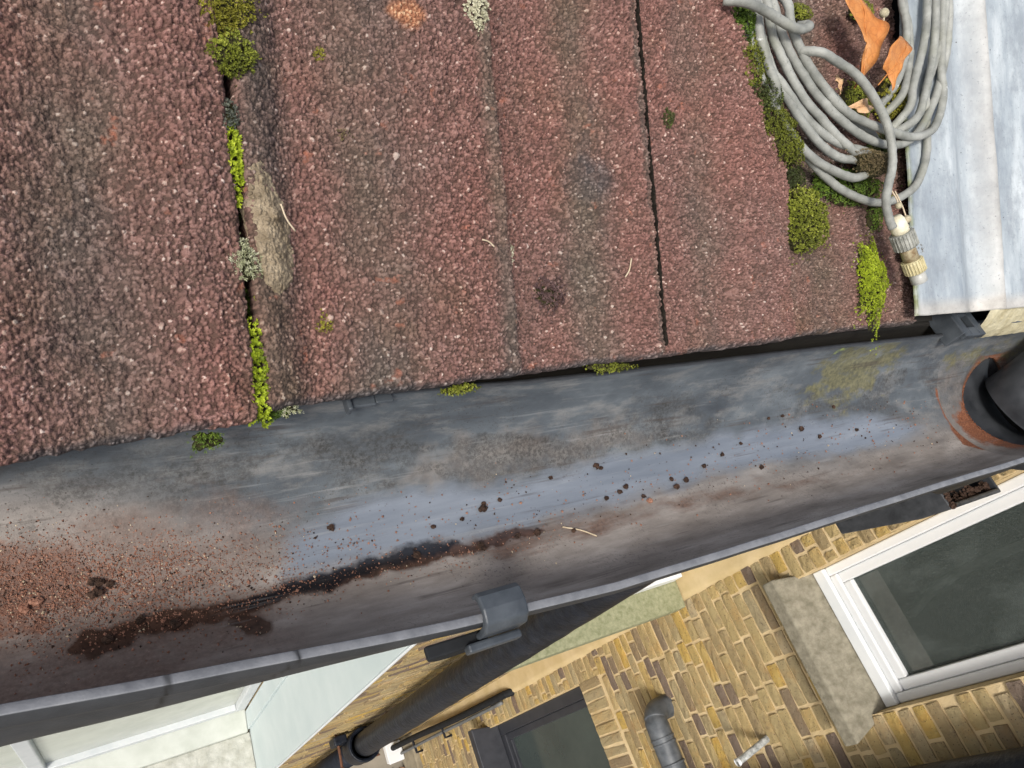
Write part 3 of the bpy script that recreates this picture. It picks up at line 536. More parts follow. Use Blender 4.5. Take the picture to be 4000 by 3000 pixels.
clump('joint_lime', 'moss_sprout', 'lime leafy moss sprouts in the joint beside the mortar smear', 'moss', M_['moss_lime'], .003, .0024, 1.3, .0025, .62, grow=1.25)
clump('joint_dark', 'moss_clump', 'dark moss in the joint just below the lime sprouts and above the black hole', 'moss', M_['moss_dark'], .003, .0014, 1, -.006)
clump('joint_silver', 'moss_clump', 'silvery pale moss tuft at the lower end of the mortar smear', 'moss', M_['moss_silver'], .005, .0018, 1.3, None, .3)
clump('joint_green', 'moss_clump', 'dark green moss wedged in the joint under the silvery tuft', 'moss', M_['moss_green'], .002, .0018, .9, -.006, .35)
clump('joint_lime_low', 'moss_sprout', 'lime star shaped moss sprouts at the bottom of the joint by the gutter', 'moss', M_['moss_lime'], .003, .0024, 1.3, .0025, .62, grow=1.25)
clump('corner_green', 'moss_clump', 'green moss at the lower corner of the joint hanging over the gutter', 'moss', M_['moss_green'], .004, .0018, 1, -.006)
clump('corner_pale', 'moss_clump', 'pale bristly moss on the eave beside the lower corner of the joint', 'moss', M_['moss_silver'], .003, .0020, .9, -.006, .3)
clump('eave_tuft', 'moss_tuft', 'dark green moss tuft hanging under the left tile into the gutter', 'moss', M_['moss_green'], .003, .0020, 1.2, -.011, .32, lean=(0, -.9))
clump('row_a', 'moss_clump', 'dark green moss at the top edge left of the cable coil', 'moss', M_['moss_green'], .011, .0022, 1, -.003, .6, group=MG, grow=1.45)
clump('row_b', 'moss_clump', 'second moss clump down the left side of the cable coil', 'moss', M_['moss_olive'], .011, .0020, 1, -.003, .5, thi=.7, group=MG, grow=1.45)
clump('row_c', 'moss_clump', 'third moss clump down the left side of the cable coil', 'moss', M_['moss_dark'], .011, .0019, 1, -.003, .5, group=MG, grow=1.45)
clump('row_d', 'moss_clump', 'fourth moss clump down the left side of the cable coil', 'moss', M_['moss_olive'], .011, .0018, 1, -.003, .5, thi=.65, group=MG, grow=1.45)
clump('row_e', 'moss_clump', 'fifth moss clump down the left side of the cable coil', 'moss', M_['moss_olive'], .011, .0018, 1, -.003, .5, thi=.75, group=MG, grow=1.45)
clump('row_f', 'moss_clump', 'blackish moss patch directly above the round yellow green dome', 'moss', M_['moss_dark'], .004, .0017, 1, -.010, .4, thi=.7)
clump('dome', 'moss_dome', 'large round yellow green moss dome below the cable coil', 'moss', M_['moss_olive'], .013, .0023, 1.1, -.012, .5, rag=.6)
clump('strip', 'moss_strip', 'long vivid lime moss strip left of the cable connector', 'moss', M_['moss_lime'], .007, .0019, 1.2, -.013, .5, grow=.95, thi=.8, rag=1.1)
clump('coil_green', 'moss_bed', 'dark green moss bed under the lowest loop of the cable', 'moss', M_['moss_green'], .006, .0022, .9, -.012, .5)
clump('coil_brown', 'moss_clump', 'brown dead moss clump over the ends of the inner cable turns', 'moss', M_['moss_brown'], .009, .0017, 1.1, .004, .35, grow=1.15)
clump('leaf_moss', 'moss_clump', 'yellow green moss behind the orange leaves inside the coil', 'moss', M_['moss_olive'], .007, .0020, 1, -.010)
clump('ring_moss', 'moss_clump', 'round golden olive moss between the right hand cable turns', 'moss', M_['moss_gold'], .010, .0021, 1.1, -.008)
clump('conn_moss', 'moss_clump', 'brown moss between the cable connector and the metal flashing', 'moss', M_['moss_brown'], .006, .0017, 1, -.008, .35)
clump('top_moss', 'moss_clump', 'small green moss at the top beside the crossing cable end', 'moss', M_['moss_olive'], .005, .0018, 1, -.008)
clump('top_moss2', 'moss_clump', 'green moss at the top right of the big orange leaf', 'moss', M_['moss_olive'], .006, .0020, 1, -.008)
clump('right_moss', 'moss_clump', 'dark moss beside the flashing at the upper right of the coil', 'moss', M_['moss_dark'], .006, .0020, 1, -.006)
clump('under_moss', 'moss_clump', 'dark olive moss behind the front cable turn low inside the coil', 'moss', M_['moss_dark'], .005, .0020, .9, -.011)
clump('conn_left', 'moss_clump', 'green moss right above the cable connector', 'moss', M_['moss_green'], .004, .0017, .9, -.011)
clump('eave_a', 'moss_clump', 'yellow green moss under the middle tile at the gutter edge', 'moss', M_['moss_olive'], .003, .0017, 1.2, -.010, .4, lean=(0, -.7), grow=.75, rag=1.3)
clump('eave_b', 'moss_clump', 'bright moss strip on the eave below the dark crack', 'moss', M_['moss_olive'], .002, .0016, 1.0, -.010, .4, lean=(0, -.7), grow=.75, rag=1.3)
clump('tuft_a', 'moss_tuft', 'tiny olive moss tuft high on the middle tile', 'moss', M_['moss_gold'], .002, .0013, .8)
clump('tuft_b', 'moss_tuft', 'small broken ring of olive moss low on the middle tile', 'moss', M_['moss_gold'], .0015, .0013, .35, cush=False)
clump('tuft_c', 'moss_tuft', 'small dark moss tuft on the tile right of the crack', 'moss', M_['moss_dark'], .003, .0014, 1)
clump('tuft_d', 'moss_tuft', 'sparse brown moss tuft halfway up the middle tile', 'moss', M_['moss_brown'], .0012, .0012, .4, cush=False)
clump('lichen_top', 'lichen_patch', 'pale crusty lichen on the lengthwise step at the top of the picture', 'lichen', M_['lichen'], .0022, .0016, .8, .003, .8, cush=False)
clump('lichen_step', 'lichen_patch', 'small pale lichen fleck halfway down the lengthwise step', 'lichen', M_['lichen'], .0018, .0013, .8, None, .7, cush=False)
clump('clump', 'debris_clump', 'crumbly dark red brown debris clump low on the middle tile', 'debris', M_['litter'], .0045, .0024, .9, None, .35, rag=.9)

# ------------------------------------------------------------------ coil of cable with its connector, leaves
def flash_n(x, s):
    return (-.0015 + .008 * np.exp(-((x - .628) / .018) ** 2) + .020 * np.exp(-((x - .672) / .012) ** 2) - .006 * np.exp(-((x - .698) / .011) ** 2)
            + .012 * sstep(.71, .78, x) + .0022 * (fbm(x / .05, s / .09, 33) - .5) + .0008 * (fbm(x / .012, s / .012, 34) - .5))
coil = thing('cable_coil', tuple(rp(.56, .10, -.01)), 'grey coaxial cable coiled on the mossy tiles with a ribbed connector at its end', 'cable coil')
cb = MB(); DROP = -.004
for st in CABLE:
    pp = [list(p) for p in st]
    if pp[0][1] < .243: pp[0][2] -= .009
    if pp[-1][1] < .243 and st is not CABLE[10]: pp[-1][2] -= .009
    pp = [[x, s, max(n + DROP, float(flash_n(np.array(x), np.array(s))) + .0045 if x > .566 else -1)] for x, s, n in pp]
    pts = spline([rp(x, s, n) for x, s, n in pp], 7)
    jj = np.cumsum(rng.normal(0, .00010, (len(pts), 3)), 0); jj -= np.linspace(0, 1, len(pts))[:, None] * jj[-1]; pts = [p + j for p, j in zip(pts, jj)]
    cb.tube(pts, list(.0031 * (1 + .03 * rng.normal(0, 1, len(pts)))), 12)
under(cb.build('cable', M_['cable'], smooth=True), coil)
cp = [rp(x, s, .012) for x, s in CONN]
def seg(a, b, t0, t1): A = np.array(a); B = np.array(b); return [A + (B - A) * t0, A + (B - A) * t1]
c0 = cp[0]; c1 = cp[-1]; dax = (c1 - c0) / np.linalg.norm(c1 - c0); LEN = np.linalg.norm(c1 - c0)
def along(t): return c0 + (c1 - c0) * t
def part_tube(name, ts, rs, mat, n=20, ribs=0):
    mb = MB(); mb.tube([along(t) for t in ts], rs, n)
    if ribs:
        t1 = np.cross(dax, [0, 0, 1.]); t1 /= np.linalg.norm(t1); t2 = np.cross(dax, t1)
        for k in range(ribs):
            w = 2 * math.pi * k / ribs; d = t1 * math.cos(w) + t2 * math.sin(w); r0 = max(rs)
            mb.tube([along(ts[0] + .01) + d * r0, along(ts[-1] - .01) + d * r0], .00055, 5)
    return under(mb.build(name, mat, smooth=not ribs, bevel=0), coil)
part_tube('connector_boot', [-.06, .0, .14, .22], [.0040, .0055, .0064, .0058], M_['boot'])
part_tube('connector_collar', [.20, .22, .43, .45], [.0074, .0084, .0084, .0076], M_['ribgrey'], 24, 22)
part_tube('connector_neck', [.44, .50, .66], [.0062, .0056, .0058], M_['neck'])
part_tube('connector_ring', [.65, .67, .84, .86], [.0066, .0074, .0074, .0066], M_['ring'], 24, 22)
part_tube('connector_tip', [.85, 1.02, 1.03], [.0058, .0058, .0050], M_['tip'])
def leaf(pts, n0, name, label, mat, arch=.004, twist=.0, cat='dry leaf', thick=.0004):
    pts = spline(list(pts) + [pts[0]], 4)[:-1]
    P = np.array(pts); c = P.mean(0); k = len(P); v = []; f = []
    ax = P - c; _, _, W = np.linalg.svd(ax); ld = W[0]; sd_ = W[1]
    ll = ax @ ld; sl = ax @ sd_; lm = np.abs(ll).max(); sm_ = np.abs(sl).max()
    rings = [1.0, .72, .42, .16]
    for dn in (0, -thick):
        for q in rings:
            for i in range(k):
                p = c + ax[i] * q; a = (p - c) @ ld / lm; b = (p - c) @ sd_ / sm_
                n = n0 + arch * (1 - a * a) + arch * .45 * b * b + twist * a * b + .0010 * math.sin(a * 9 + b * 3) + dn
                v.append(rp(p[0], p[1], n))
        v.append(rp(c[0], c[1], n0 + arch + dn))
    h = len(v) // 2
    for o_, rev in ((0, False), (h, True)):
        for r_ in range(len(rings) - 1):
            for i in range(k):
                q = (o_ + r_ * k + i, o_ + r_ * k + (i + 1) % k, o_ + (r_ + 1) * k + (i + 1) % k, o_ + (r_ + 1) * k + i)
                f.append(q[::-1] if rev else q)
        for i in range(k):
            q = (o_ + 3 * k + i, o_ + 3 * k + (i + 1) % k, o_ + h - 1); f.append(q[::-1] if rev else q)
    for i in range(k): f.append((i, h + i, h + (i + 1) % k, (i + 1) % k))
    mb = MB(); mb.add(v, f)
    # raised midrib
    t = np.linspace(-.9, .9, 9)
    mb.tube([rp(*(c + ld * lm * a), n0 + arch * (1 - a * a) + .0010 * math.sin(a * 9) + .0002) for a in t], [.0004] * 9, 6)
    return tag(mb.build(name, mat, smooth=True), label, cat)
leaf(LEAF_BIG, .010, 'dry_leaf', 'large long orange dry bract leaf inside the cable coil', M_['orangeleaf'], .007, .004)
leaf(LEAF_SMALL, .013, 'dry_leaf', 'shorter orange dry leaf with a rounded tip crossing the right cable turns', M_['orangeleaf'], .007, -.003)
leaf(LEAF_CURL, .004, 'dry_leaf', 'curled tan leaf scrap behind the front cable turn', M_['curlleaf'], .005, .006)
leaf(LEAF_PINK, .002, 'dry_leaf', 'small pinkish leaf scrap beside the cable above the connector', M_['pinkleaf'], .003, .003)
leaf(LEAF_SLIVER, .006, 'dry_leaf', 'thin pale leaf sliver between the inner cable turns', M_['curlleaf'], .002, .002)
FL = ['round pale linden fruit at the top right of the big orange leaf', 'small pale linden fruit tucked beside the big orange leaf',
      'tiny pale fruit lying where the cable meets the connector', 'round pale fruit right beside the connector boot']
ST_ = [((.0, -.012), (-.004, -.022)), ((.003, -.008), (.006, -.016)), ((.001, .006), (-.001, .014)), ((-.001, .010), (-.004, .022))]
for (x, s, r), lb, stem in zip(FRUIT, FL, ST_):
    f_ = thing('linden_fruit', tuple(rp(x, s, .014)), lb, 'fruit', 'linden fruits around the coil')
    mb = MB(); c = rp(x, s, .014); n = 10; v = []; f = []
    for i in range(n + 1):
        for j in range(16):
            a = math.pi * i / n; b = 2 * math.pi * j / 16; rr = r * (1 + .05 * math.sin(5 * b) * math.sin(a))
            v.append(c + rr * np.array([math.sin(a) * math.cos(b), math.sin(a) * math.sin(b), math.cos(a)]))
    for i in range(n):
        for j in range(16): f.append((i * 16 + j, (i + 1) * 16 + j, (i + 1) * 16 + (j + 1) % 16, i * 16 + (j + 1) % 16))
    mb.add(v, f); under(mb.build('nut', M_['fruit'], smooth=True), f_)
    mb = MB(); mb.tube(spline([c, rp(x + stem[0][0], s + stem[0][1], .012), rp(x + stem[1][0], s + stem[1][1], .009)], 4), .0006, 6)
    under(mb.build('stalk', M_['pale'], smooth=True), f_)
for t, lb in zip(TWIG, ['thin pale stalk lying on the mortar smear', 'thin forked dry stalk left of the lengthwise step', 'thin upright dry stalk low on the middle tile']):
    mb = MB(); mb.tube(spline([rp(x, s, roof_n(x) + (.0085 if 'mortar' in lb else .0025)) for x, s in t], 5), .0004, 6)
    tag(mb.build('dry_stalk', M_['pale'], smooth=True), lb, 'stalk')

# ------------------------------------------------------------------ metal flashing at the right
fx, fs = np.meshgrid(np.linspace(.574, .98, 330), np.linspace(.0165, .42, 250))
fx = fx + .005 * sstep(.0, 1, (fs - .0165) / .4) * (fx < 2)
le = .5735 + .006 * (fs / .2) + .0026 * (fbm(fs / .03, 0 * fs, 12) - .5)
fx = np.maximum(fx, le + (fx - .574) * .98)
fe = .0165 + .0022 * (fbm(fx / .05, 0 * fx, 13) - .5); fs = fe + (fs - .0165)
fn = flash_n(fx, fs)
grim = np.clip(np.exp(-((fx - .680) / .016) ** 2) * 1.0 + .85 * sstep(.016, .004, fs - fe), 0, 1)
grn = sstep(.006, .0, fx - le)
Pf = P0 + fs[..., None] * TV + fn[..., None] * NV; Pf[..., 0] += fx
Af = np.pad(Pf, ((1, 1), (1, 1), (0, 0)), 'edge'); dn = -NV * .0022
Af[0] += dn; Af[-1] += dn; Af[1:-1, 0] += dn; Af[1:-1, -1] += dn
tag(grid_obj('metal_flashing', Af, M_['lead'], attrs=dict(grimy=np.pad(grim, 1, 'edge'), green=np.pad(grn, 1, 'edge'))), 'pale grey metal flashing sheet with a rounded lengthwise fold', 'flashing')
mb = MB(); r_ = np.random.default_rng(3)
gx, gt = np.meshgrid(np.linspace(.694, 1.0, 120), np.linspace(0, 1, 24))
yy = .172 - .010 * np.sin(gt * math.pi * .5) + .003 * (fbm(gx / .02, gt * 2, 5) - .5); zz = .030 - .034 * gt + .002 * (fbm(gx / .01, gt * 3, 6) - .5)
tag(grid_obj('bedding_mortar', np.stack([gx, yy, zz], -1), M_['cream']), 'cream bedding mortar crumbling under the end of the metal flashing', 'mortar')

# ------------------------------------------------------------------ gutter
GY, GR = .1065, .0585
def lerp(x, xs, ys): return np.interp(x, xs, ys)
ys_st = [-.35, -.03, .04, .13, .22, .9]
def sect(x):
    phi = lerp(x, ys_st, [24, 22, 16, 7, 2, 0]); dy = lerp(x, ys_st, [.0145, .0125, .0090, .0045, .0010, 0]); return phi, dy
def gpt(x, ang, off=0.0):
    """point on the inside of the gutter; ang in degrees, 0 front rim, -90 bed, -180 back rim"""
    dy = sect(x)[1]; a = np.radians(ang); r = GR - off
    return np.stack([x + 0 * a, GY + dy - r * np.cos(a), r * np.sin(a)], -1)
gut = thing('gutter', (0.2, GY, -GR), 'long half round grey plastic rain gutter with wet dirty bed under the tile eave', 'gutter')
xs = np.concatenate([np.linspace(-.42, -.06, 60)[:-1], np.linspace(-.06, .69, 640)])
na = 170; W3 = .0030; LIP = .0042
secs = []; angs = []; kinds = []
for x in xs:
    phi, dy = sect(x); cy = GY + dy
    a = np.linspace(-180 + 1.0, phi, na); ar = np.radians(a)
    inn = np.stack([cy - GR * np.cos(ar), GR * np.sin(ar)], -1)
    er = np.array([-math.cos(math.radians(phi)), math.sin(math.radians(phi))]); et = np.array([math.sin(math.radians(phi)), math.cos(math.radians(phi))])
    top = inn[-1]
    lip = np.stack([top + er * .0003 + et * .0008, top + er * .0007 + et * .0010, top + er * (LIP - .0004) + et * .0010, top + er * (LIP - .0001) + et * .0008, top + er * LIP + et * .0003, top + er * LIP - et * .0060, top + er * (LIP - .0003) - et * .0066, top + er * W3 - et * .0080])
    a2 = np.linspace(phi - 10, -179, 40); ar2 = np.radians(a2); Ro = GR + W3
    out = np.stack([cy - Ro * np.cos(ar2), Ro * np.sin(ar2)], -1)
    bk = np.array([[cy + Ro, .0012], [cy + GR + .0002, .0014]])
    s = np.concatenate([inn, lip, out, bk]); secs.append(np.concatenate([np.full((len(s), 1), x), s], 1))
    angs.append(np.concatenate([a, np.full(len(s) - na, phi)])); kinds.append(np.concatenate([np.zeros(na), np.full(4, 1), np.full(4, 2), np.full(40, 2), np.full(2, 3)]))
V = np.array(secs); ANG = np.array(angs); KD = np.array(kinds)
GXX = V[..., 0]; TT = GR * np.radians(ANG); inner = KD == 0
wob = .0020 * (fbm(GXX / .18, ANG / 60, 3) - .5); V[..., 1] += wob; V[..., 2] += .0016 * (fbm(GXX / .15, 0 * GXX, 8) - .5)
at = {}
def stain(key, soft=.006, warp=.006, ws=.02):
    poly = [(x, GR * math.radians(a)) for x, a in STAIN[key]]
    d = sdf(GXX + warp * (fbm(GXX / ws, TT / ws, 21) - .5) * 2, TT + warp * (fbm(GXX / ws, TT / ws, 22) - .5), poly)
    return sstep(soft, -soft, d) * inner
at['film'] = stain('film', .014, .010); at['brown'] = stain('brown', .0050, .008, .014); at['black'] = stain('black', .0070, .007, .014)
at['halo'] = stain('brown', .016, .012, .02)
at['rust'] = np.maximum(stain('rust', .014, .016) * .8, stain('rustend', .008)); at['olive'] = stain('olive', .030, .03) * .9; at['lime'] = stain('lime', .006, .01) * .5
at['speck'] = np.maximum.reduce([stain('speck1', .030, .03) * .85, stain('speck2', .024, .03) * .85, stain('speck3', .024, .03) * .7, .62 * sstep(-165, -145, ANG) * sstep(-100, -122, ANG) * sstep(.45, .62, fbm(GXX / .05, TT / .022, 87)) * inner]); at['ochre'] = stain('ochre', .014, .02)
at['deposit'] = np.maximum(stain('deposit', .022, .02) * .95, stain('rustend', .008))
at['dust'] = (.85 * sstep(.20, .03, GXX + .05 * fbm(GXX / .05, TT / .02, 66)) * sstep(-140, -112, ANG + 30 * (fbm(GXX / .04, TT / .03, 67) - .5))) * inner
at['front'] = sstep(-112, -60, ANG + 26 * (fbm(GXX / .07, TT / .03, 44) - .5) + 46 * sstep(.16, -.05, GXX)) * inner
at['crack'] = (np.exp(-((GXX - .017 - V[..., 2] * .12 - .002 * (fbm(V[..., 2] / .004, 0 * GXX, 2) - .5)) / .0009) ** 2) + np.exp(-((GXX - .056 + V[..., 2] * -.45 - .003 * (fbm(V[..., 2] / .004, 0 * GXX, 6) - .5)) / .0009) ** 2)) * (KD > 0)
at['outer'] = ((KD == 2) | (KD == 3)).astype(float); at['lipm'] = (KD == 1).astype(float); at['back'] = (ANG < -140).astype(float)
under(grid_obj('channel', V, M_['gutter'], None, at, closed=True), gut)
# running outlet that the gutter slots into at its right end
OR = GR + W3 + .0008; OX = .790; HOLE = .052
ox, oa = np.meshgrid(np.linspace(.684, .93, 240), np.linspace(-192, 0, 180)); oar = np.radians(oa)
Vo = np.stack([ox, GY - OR * np.cos(oar), OR * np.sin(oar)], -1)
dh = np.hypot(Vo[..., 0] - OX, (Vo[..., 1] - GY)); dip = sstep(HOLE + .014, HOLE, dh) * .006; Vo[..., 2] -= dip * (dh < .08)
dc = (dh[:-1, :-1] + dh[1:, 1:]) / 2
sect_ = np.arctan2(Vo[..., 1] - GY, Vo[..., 0] - OX)
rim = np.exp(-((dh - HOLE) / (.010 + .022 * np.exp(-((np.abs(sect_) - 2.55) / .6) ** 2) * (sect_ < 0))) ** 2) * (oa > -150)
z0 = np.zeros_like(ox)
ato = dict(film=z0, brown=z0, black=z0, lime=z0, dust=z0, crack=z0, halo=z0, deposit=np.clip(.5 * rim + 1.1 * np.exp(-((dh - HOLE) / .040) ** 2) * np.exp(-((oa + 78) / 32) ** 2) * (ox < OX + .02), 0, 1), speck=.5 * (fbm(ox / .03, oa / 20, 4)), ochre=.75 * sstep(-170, -120, oa), back=z0, lipm=z0, outer=z0, front=sstep(-120, -50, oa), olive=.6 * np.exp(-((oa + 150) / 15) ** 2), rust=np.clip(rim * 1.1, 0, 1))
us = under(grid_obj('outlet', Vo, M_['gutter'], None, ato, keep=dc > HOLE), gut)
so = us.modifiers.new('wall', 'SOLIDIFY'); so.thickness = .003; so.offset = -1
mb = MB(); nseg = 48
for rr, z_a in ((HOLE, 0), (HOLE + .003, 0)):
    pass
v = []; f = []
for k in range(nseg):
    w = 2 * math.pi * k / nseg; x = OX + HOLE * math.cos(w); y = GY + HOLE * math.sin(w)
    zt = -math.sqrt(max(OR ** 2 - (y - GY) ** 2, 0)) - .006
    for rr, zz_ in ((1, zt), (.92, zt - .03), (.80, -.16), (.86, -.16), (1.06, zt - .02)): v.append((OX + (x - OX) * rr, GY + (y - GY) * rr, zz_))
for k in range(nseg):
    for j in range(4): f.append((k * 5 + j, k * 5 + j + 1, ((k + 1) % nseg) * 5 + j + 1, ((k + 1) % nseg) * 5 + j))
mb.add(v, f); under(mb.build('spigot', M_['black'], smooth=True), gut)
mb = MB(); mb.box((.700, GY - OR - .0046, -.003), (.93, GY - OR + .0010, .0016)); under(mb.build('outlet_rim', M_['clip'], bevel=.0008), gut)

# grit washed out of the tiles: far too many to count
gv = MB(); r_ = np.random.default_rng(11)
OCT = np.array([(1, 0, 0), (-1, 0, 0), (0, 1, 0), (0, -1, 0), (0, 0, 1), (0, 0, -1)], float)
OF = [(0, 2, 4), (2, 1, 4), (1, 3, 4), (3, 0, 4), (2, 0, 5), (1, 2, 5), (3, 1, 5), (0, 3, 5)]
def grain_at(x, a, r, lst):
    c = gpt(np.array(x), np.array(a), r * .5); sc = r * (1 + r_.normal(0, .28, (6, 1))) * (1 + r_.normal(0, .12, (6, 3)))
    lst.add(OCT * sc + c, OF, 0 if r_.random() < .86 else (1 if r_.random() < .75 else 2))
for i in range(11000):                                # deep red deposit at the left
    x = r_.normal(-.012, .042); a = r_.normal(-98, 11) + (x + .01) * 90
    grain_at(x, a, abs(r_.normal(.00018, .00014)) + .0001, gv)
for i in range(1700):                                # thinning out along the bed
    x = r_.gamma(1.5, .060) - .03; a = -90 + 60 * (x < .12) * (.12 - x) + r_.normal(0, 14)
    if x < .66: grain_at(x, a, abs(r_.normal(.00022, .00018)) + .00012, gv)
for i in range(500): grain_at(r_.uniform(.0, .24), r_.normal(-76, 5), abs(r_.normal(.00020, .00012)) + .0001, gv)
for i in range(420): grain_at(r_.uniform(.2, .67), r_.normal(-95, 15), abs(r_.normal(.0003, .00022)) + .00015, gv)
for i in range(170):
    c = gpt(np.array(r_.uniform(.10, .66)), np.array(r_.normal(-98, 14)), .0003); rr = abs(r_.normal(.0002, .00025)) + .00015
    gv.add(OCT * rr * (1 + r_.normal(0, .3, (6, 1))) + c, OF, 1)
for i in range(2600):
    w = r_.normal(3.75, .55); d = HOLE + abs(r_.normal(.002, .012)); x = OX + d * math.cos(w); y = GY + d * math.sin(w)
    if abs(y - GY) < OR and math.sin(w) < .55:
        z = -math.sqrt(OR ** 2 - (y - GY) ** 2) - .004 * (d < HOLE + .005); c = np.array([x, y, z + .0006]); rr = abs(r_.normal(.0005, .0002)) + .0002
        gv.add(OCT * rr * (1 + r_.normal(0, .25, (6, 1))) + c, OF, 3 if r_.random() < .85 else 1)
tag(gv.build('grit', [M_['pinkgr'], M_['crumb'], M_['pale'], mat_plain('rust_red_silt', (.10, .034, .017), (.25, .098, .05), 400, .9, .2, .4)]), 'fine red grit washed from the tiles into the bed of the gutter', 'grit', kind='stuff')
def lump(r, rr_):
    n = 6; v = []; f = []
    for i in range(n + 1):
        for j in range(9):
            a = math.pi * i / n; b = 2 * math.pi * j / 9; q = r * (1 + rr_.normal(0, .20))
            v.append(q * np.array([math.sin(a) * math.cos(b), math.sin(a) * math.sin(b) * .85, math.cos(a) * .7]))
    for i in range(n):
        for j in range(9): f.append((i * 9 + j, (i + 1) * 9 + j, (i + 1) * 9 + (j + 1) % 9, i * 9 + (j + 1) % 9))
    return v, f
r_ = np.random.default_rng(5)
for i, (x, a, r) in enumerate(CRUMB):
    mb = MB(); c = gpt(np.array(x), np.array(a), r * .5)
    if r > .0024:
        for q in range(3):
            v, f = lump(r * (.75 - .12 * q), r_); o_ = r_.normal(0, r * .55, 3) * [1, 1, .3]
            mb.add([p + o_ + c for p in v], f)
    else:
        v, f = lump(r, r_); mb.add([p + c for p in v], f)
    nm = dict([(0, 'small dark green moss crumb lying in the blue wet bed of the gutter'), (11, 'small pink stone crumb near the right of the wet bed'), (1, 'largest dark brown crumb in the middle of the wet bed'),
               (30, 'pinkish tile pebble in the red grit at the lower left'), (31, 'dark round crumb on the edge of the red grit')])
    tag(mb.build('soil_crumb' if i not in (11, 30) else 'pebble', M_['crumb'] if i not in (11, 30) else M_['pinkgr']), nm.get(i, 'small dark soil crumb lying in the bed of the gutter'), 'crumb', 'dark crumbs in the gutter bed')
mb = MB(); mb.tube(spline([gpt(np.array(x), np.array(a), .0008) for x, a in STRAW], 6), .0005, 6)
tag(mb.build('straw', M_['pale'], smooth=True), 'thin pale straw lying on the brown side of the gutter', 'straw')

# ------------------------------------------------------------------ gutter brackets
br = thing('gutter_bracket', (.15, GY, -.07), 'grey plastic bracket whose front clip hooks over the gutter lip', 'bracket')
def arc_strap(x0, x1, r0, r1, a0, a1, cy=GY, n=40):
    v = []; f = []
    for i in range(n + 1):
        a = math.radians(a0 + (a1 - a0) * i / n); c, s = math.cos(a), math.sin(a)
        for x, r in ((x0, r0), (x1, r0), (x1, r1), (x0, r1)): v.append((x, cy - r * c, r * s))
    for i in range(n):
        for j in range(4): f.append((i * 4 + j, i * 4 + (j + 1) % 4, (i + 1) * 4 + (j + 1) % 4, (i + 1) * 4 + j))
    f.append((0, 1, 2, 3)); f.append((n * 4 + 3, n * 4 + 2, n * 4 + 1, n * 4)); return v, f
mb = MB(); mb.add(*arc_strap(.126, .160, .0645, .0672, -38, -150, GY + .0030)); under(mb.build('cradle', M_['matt'], bevel=.0006), br)
mb = MB(); hd_ = [(.1335 + .0150 * math.cos(a), -.0050 + .0125 * math.sin(a)) for a in np.linspace(math.pi, 2 * math.pi, 18)]; kk = len(hd_)
mb.add([(x, y, z) for y in (.0415, .0475) for x, z in hd_], [tuple(range(kk)), tuple(range(kk, 2 * kk))[::-1]] + [((i + 1) % kk, i, kk + i, kk + (i + 1) % kk) for i in range(kk)])
under(mb.build('front_lug', M_['matt'], bevel=.001), br)
mb = MB()
# hook: up the outside, over the lip and down a little inside
prof = [(-.0052, -.004), (-.0052, .006), (-.002, .0105), (.004, .0118), (.0100, .0108), (.0125, .0088), (.0125, .004), (.0105, .0034), (.0100, .0066), (.0080, .0080), (.002, .0085), (-.0010, .0055), (-.0022, .0), (-.0022, -.004)]
lx = GY - GR
pts = [(y + lx, z) for y, z in prof]
k = len(pts); v = [(x, y, z) for x in (.142, .164) for y, z in pts]
mb.add(v, [tuple(range(k))[::-1], tuple(range(k, 2 * k))] + [(i, (i + 1) % k, k + (i + 1) % k, k + i) for i in range(k)])
mb.box((.136, lx - .0095, -.007), (.163, lx - .0056, -.001))
under(mb.build('front_clip', M_['clip'], bevel=.0012), br)
mb = MB(); mb.box((.112, GY + GR - .006, .0018), (.1145, GY + GR + .02, .008)); mb.box((.1147, GY + GR - .003, .0018), (.128, GY + GR + .02, .0042)); mb.box((.1282, GY + GR - .0016, .0016), (.138, GY + GR + .02, .0032))
under(mb.build('rear_clip', M_['clip'], bevel=.0008), br)
un = thing('gutter_union', (.69, GY, -.07), 'black plastic union bracket at the right end of the gutter by the outlet', 'bracket')
mb = MB(); y0 = GY + GR
for lo, hi in (((.652, y0 - .008, -.004), (.657, y0 + .024, .016)), ((.6572, y0 - .010, .008), (.667, y0 + .024, .0145)), ((.681, y0 - .010, .008), (.690, y0 + .024, .0145)), ((.6672, y0 - .010, .0082), (.6808, y0 - .001, .0143)), ((.6672, y0 + .011, .0082), (.6808, y0 + .024, .0143))): mb.box(lo, hi)
under(mb.build('rear_clip', M_['clip'], bevel=.001), un)
mb = MB(); mb.add(*arc_strap(.704, .80, .0665, .0735, 2, -178)); under(mb.build('cradle', M_['black'], bevel=.001), un)

# black pipe shoe that empties into the outlet from above
sh = thing('pipe_shoe', (.83, .12, .02), 'black rounded plastic pipe shoe emptying into the gutter outlet at the right edge', 'pipe')
mb = MB(); pth = spline([(.800, .104, -.052), (.803, .106, -.034), (.818, .112, -.012), (.850, .122, .006), (.91, .134, .026), (1.05, .16, .07)], 6)
mb.tube(pth, [.0375] * len(pth), 32, False); mb.tube(pth, [.0345] * len(pth), 32, False)
under(mb.build('elbow', M_['black'], smooth=True), sh)
mb = MB(); mb.tube([(.855, .1235, .008), (.885, .129, .018)], .0415, 32); under(mb.build('socket', M_['black'], bevel=.002), sh)

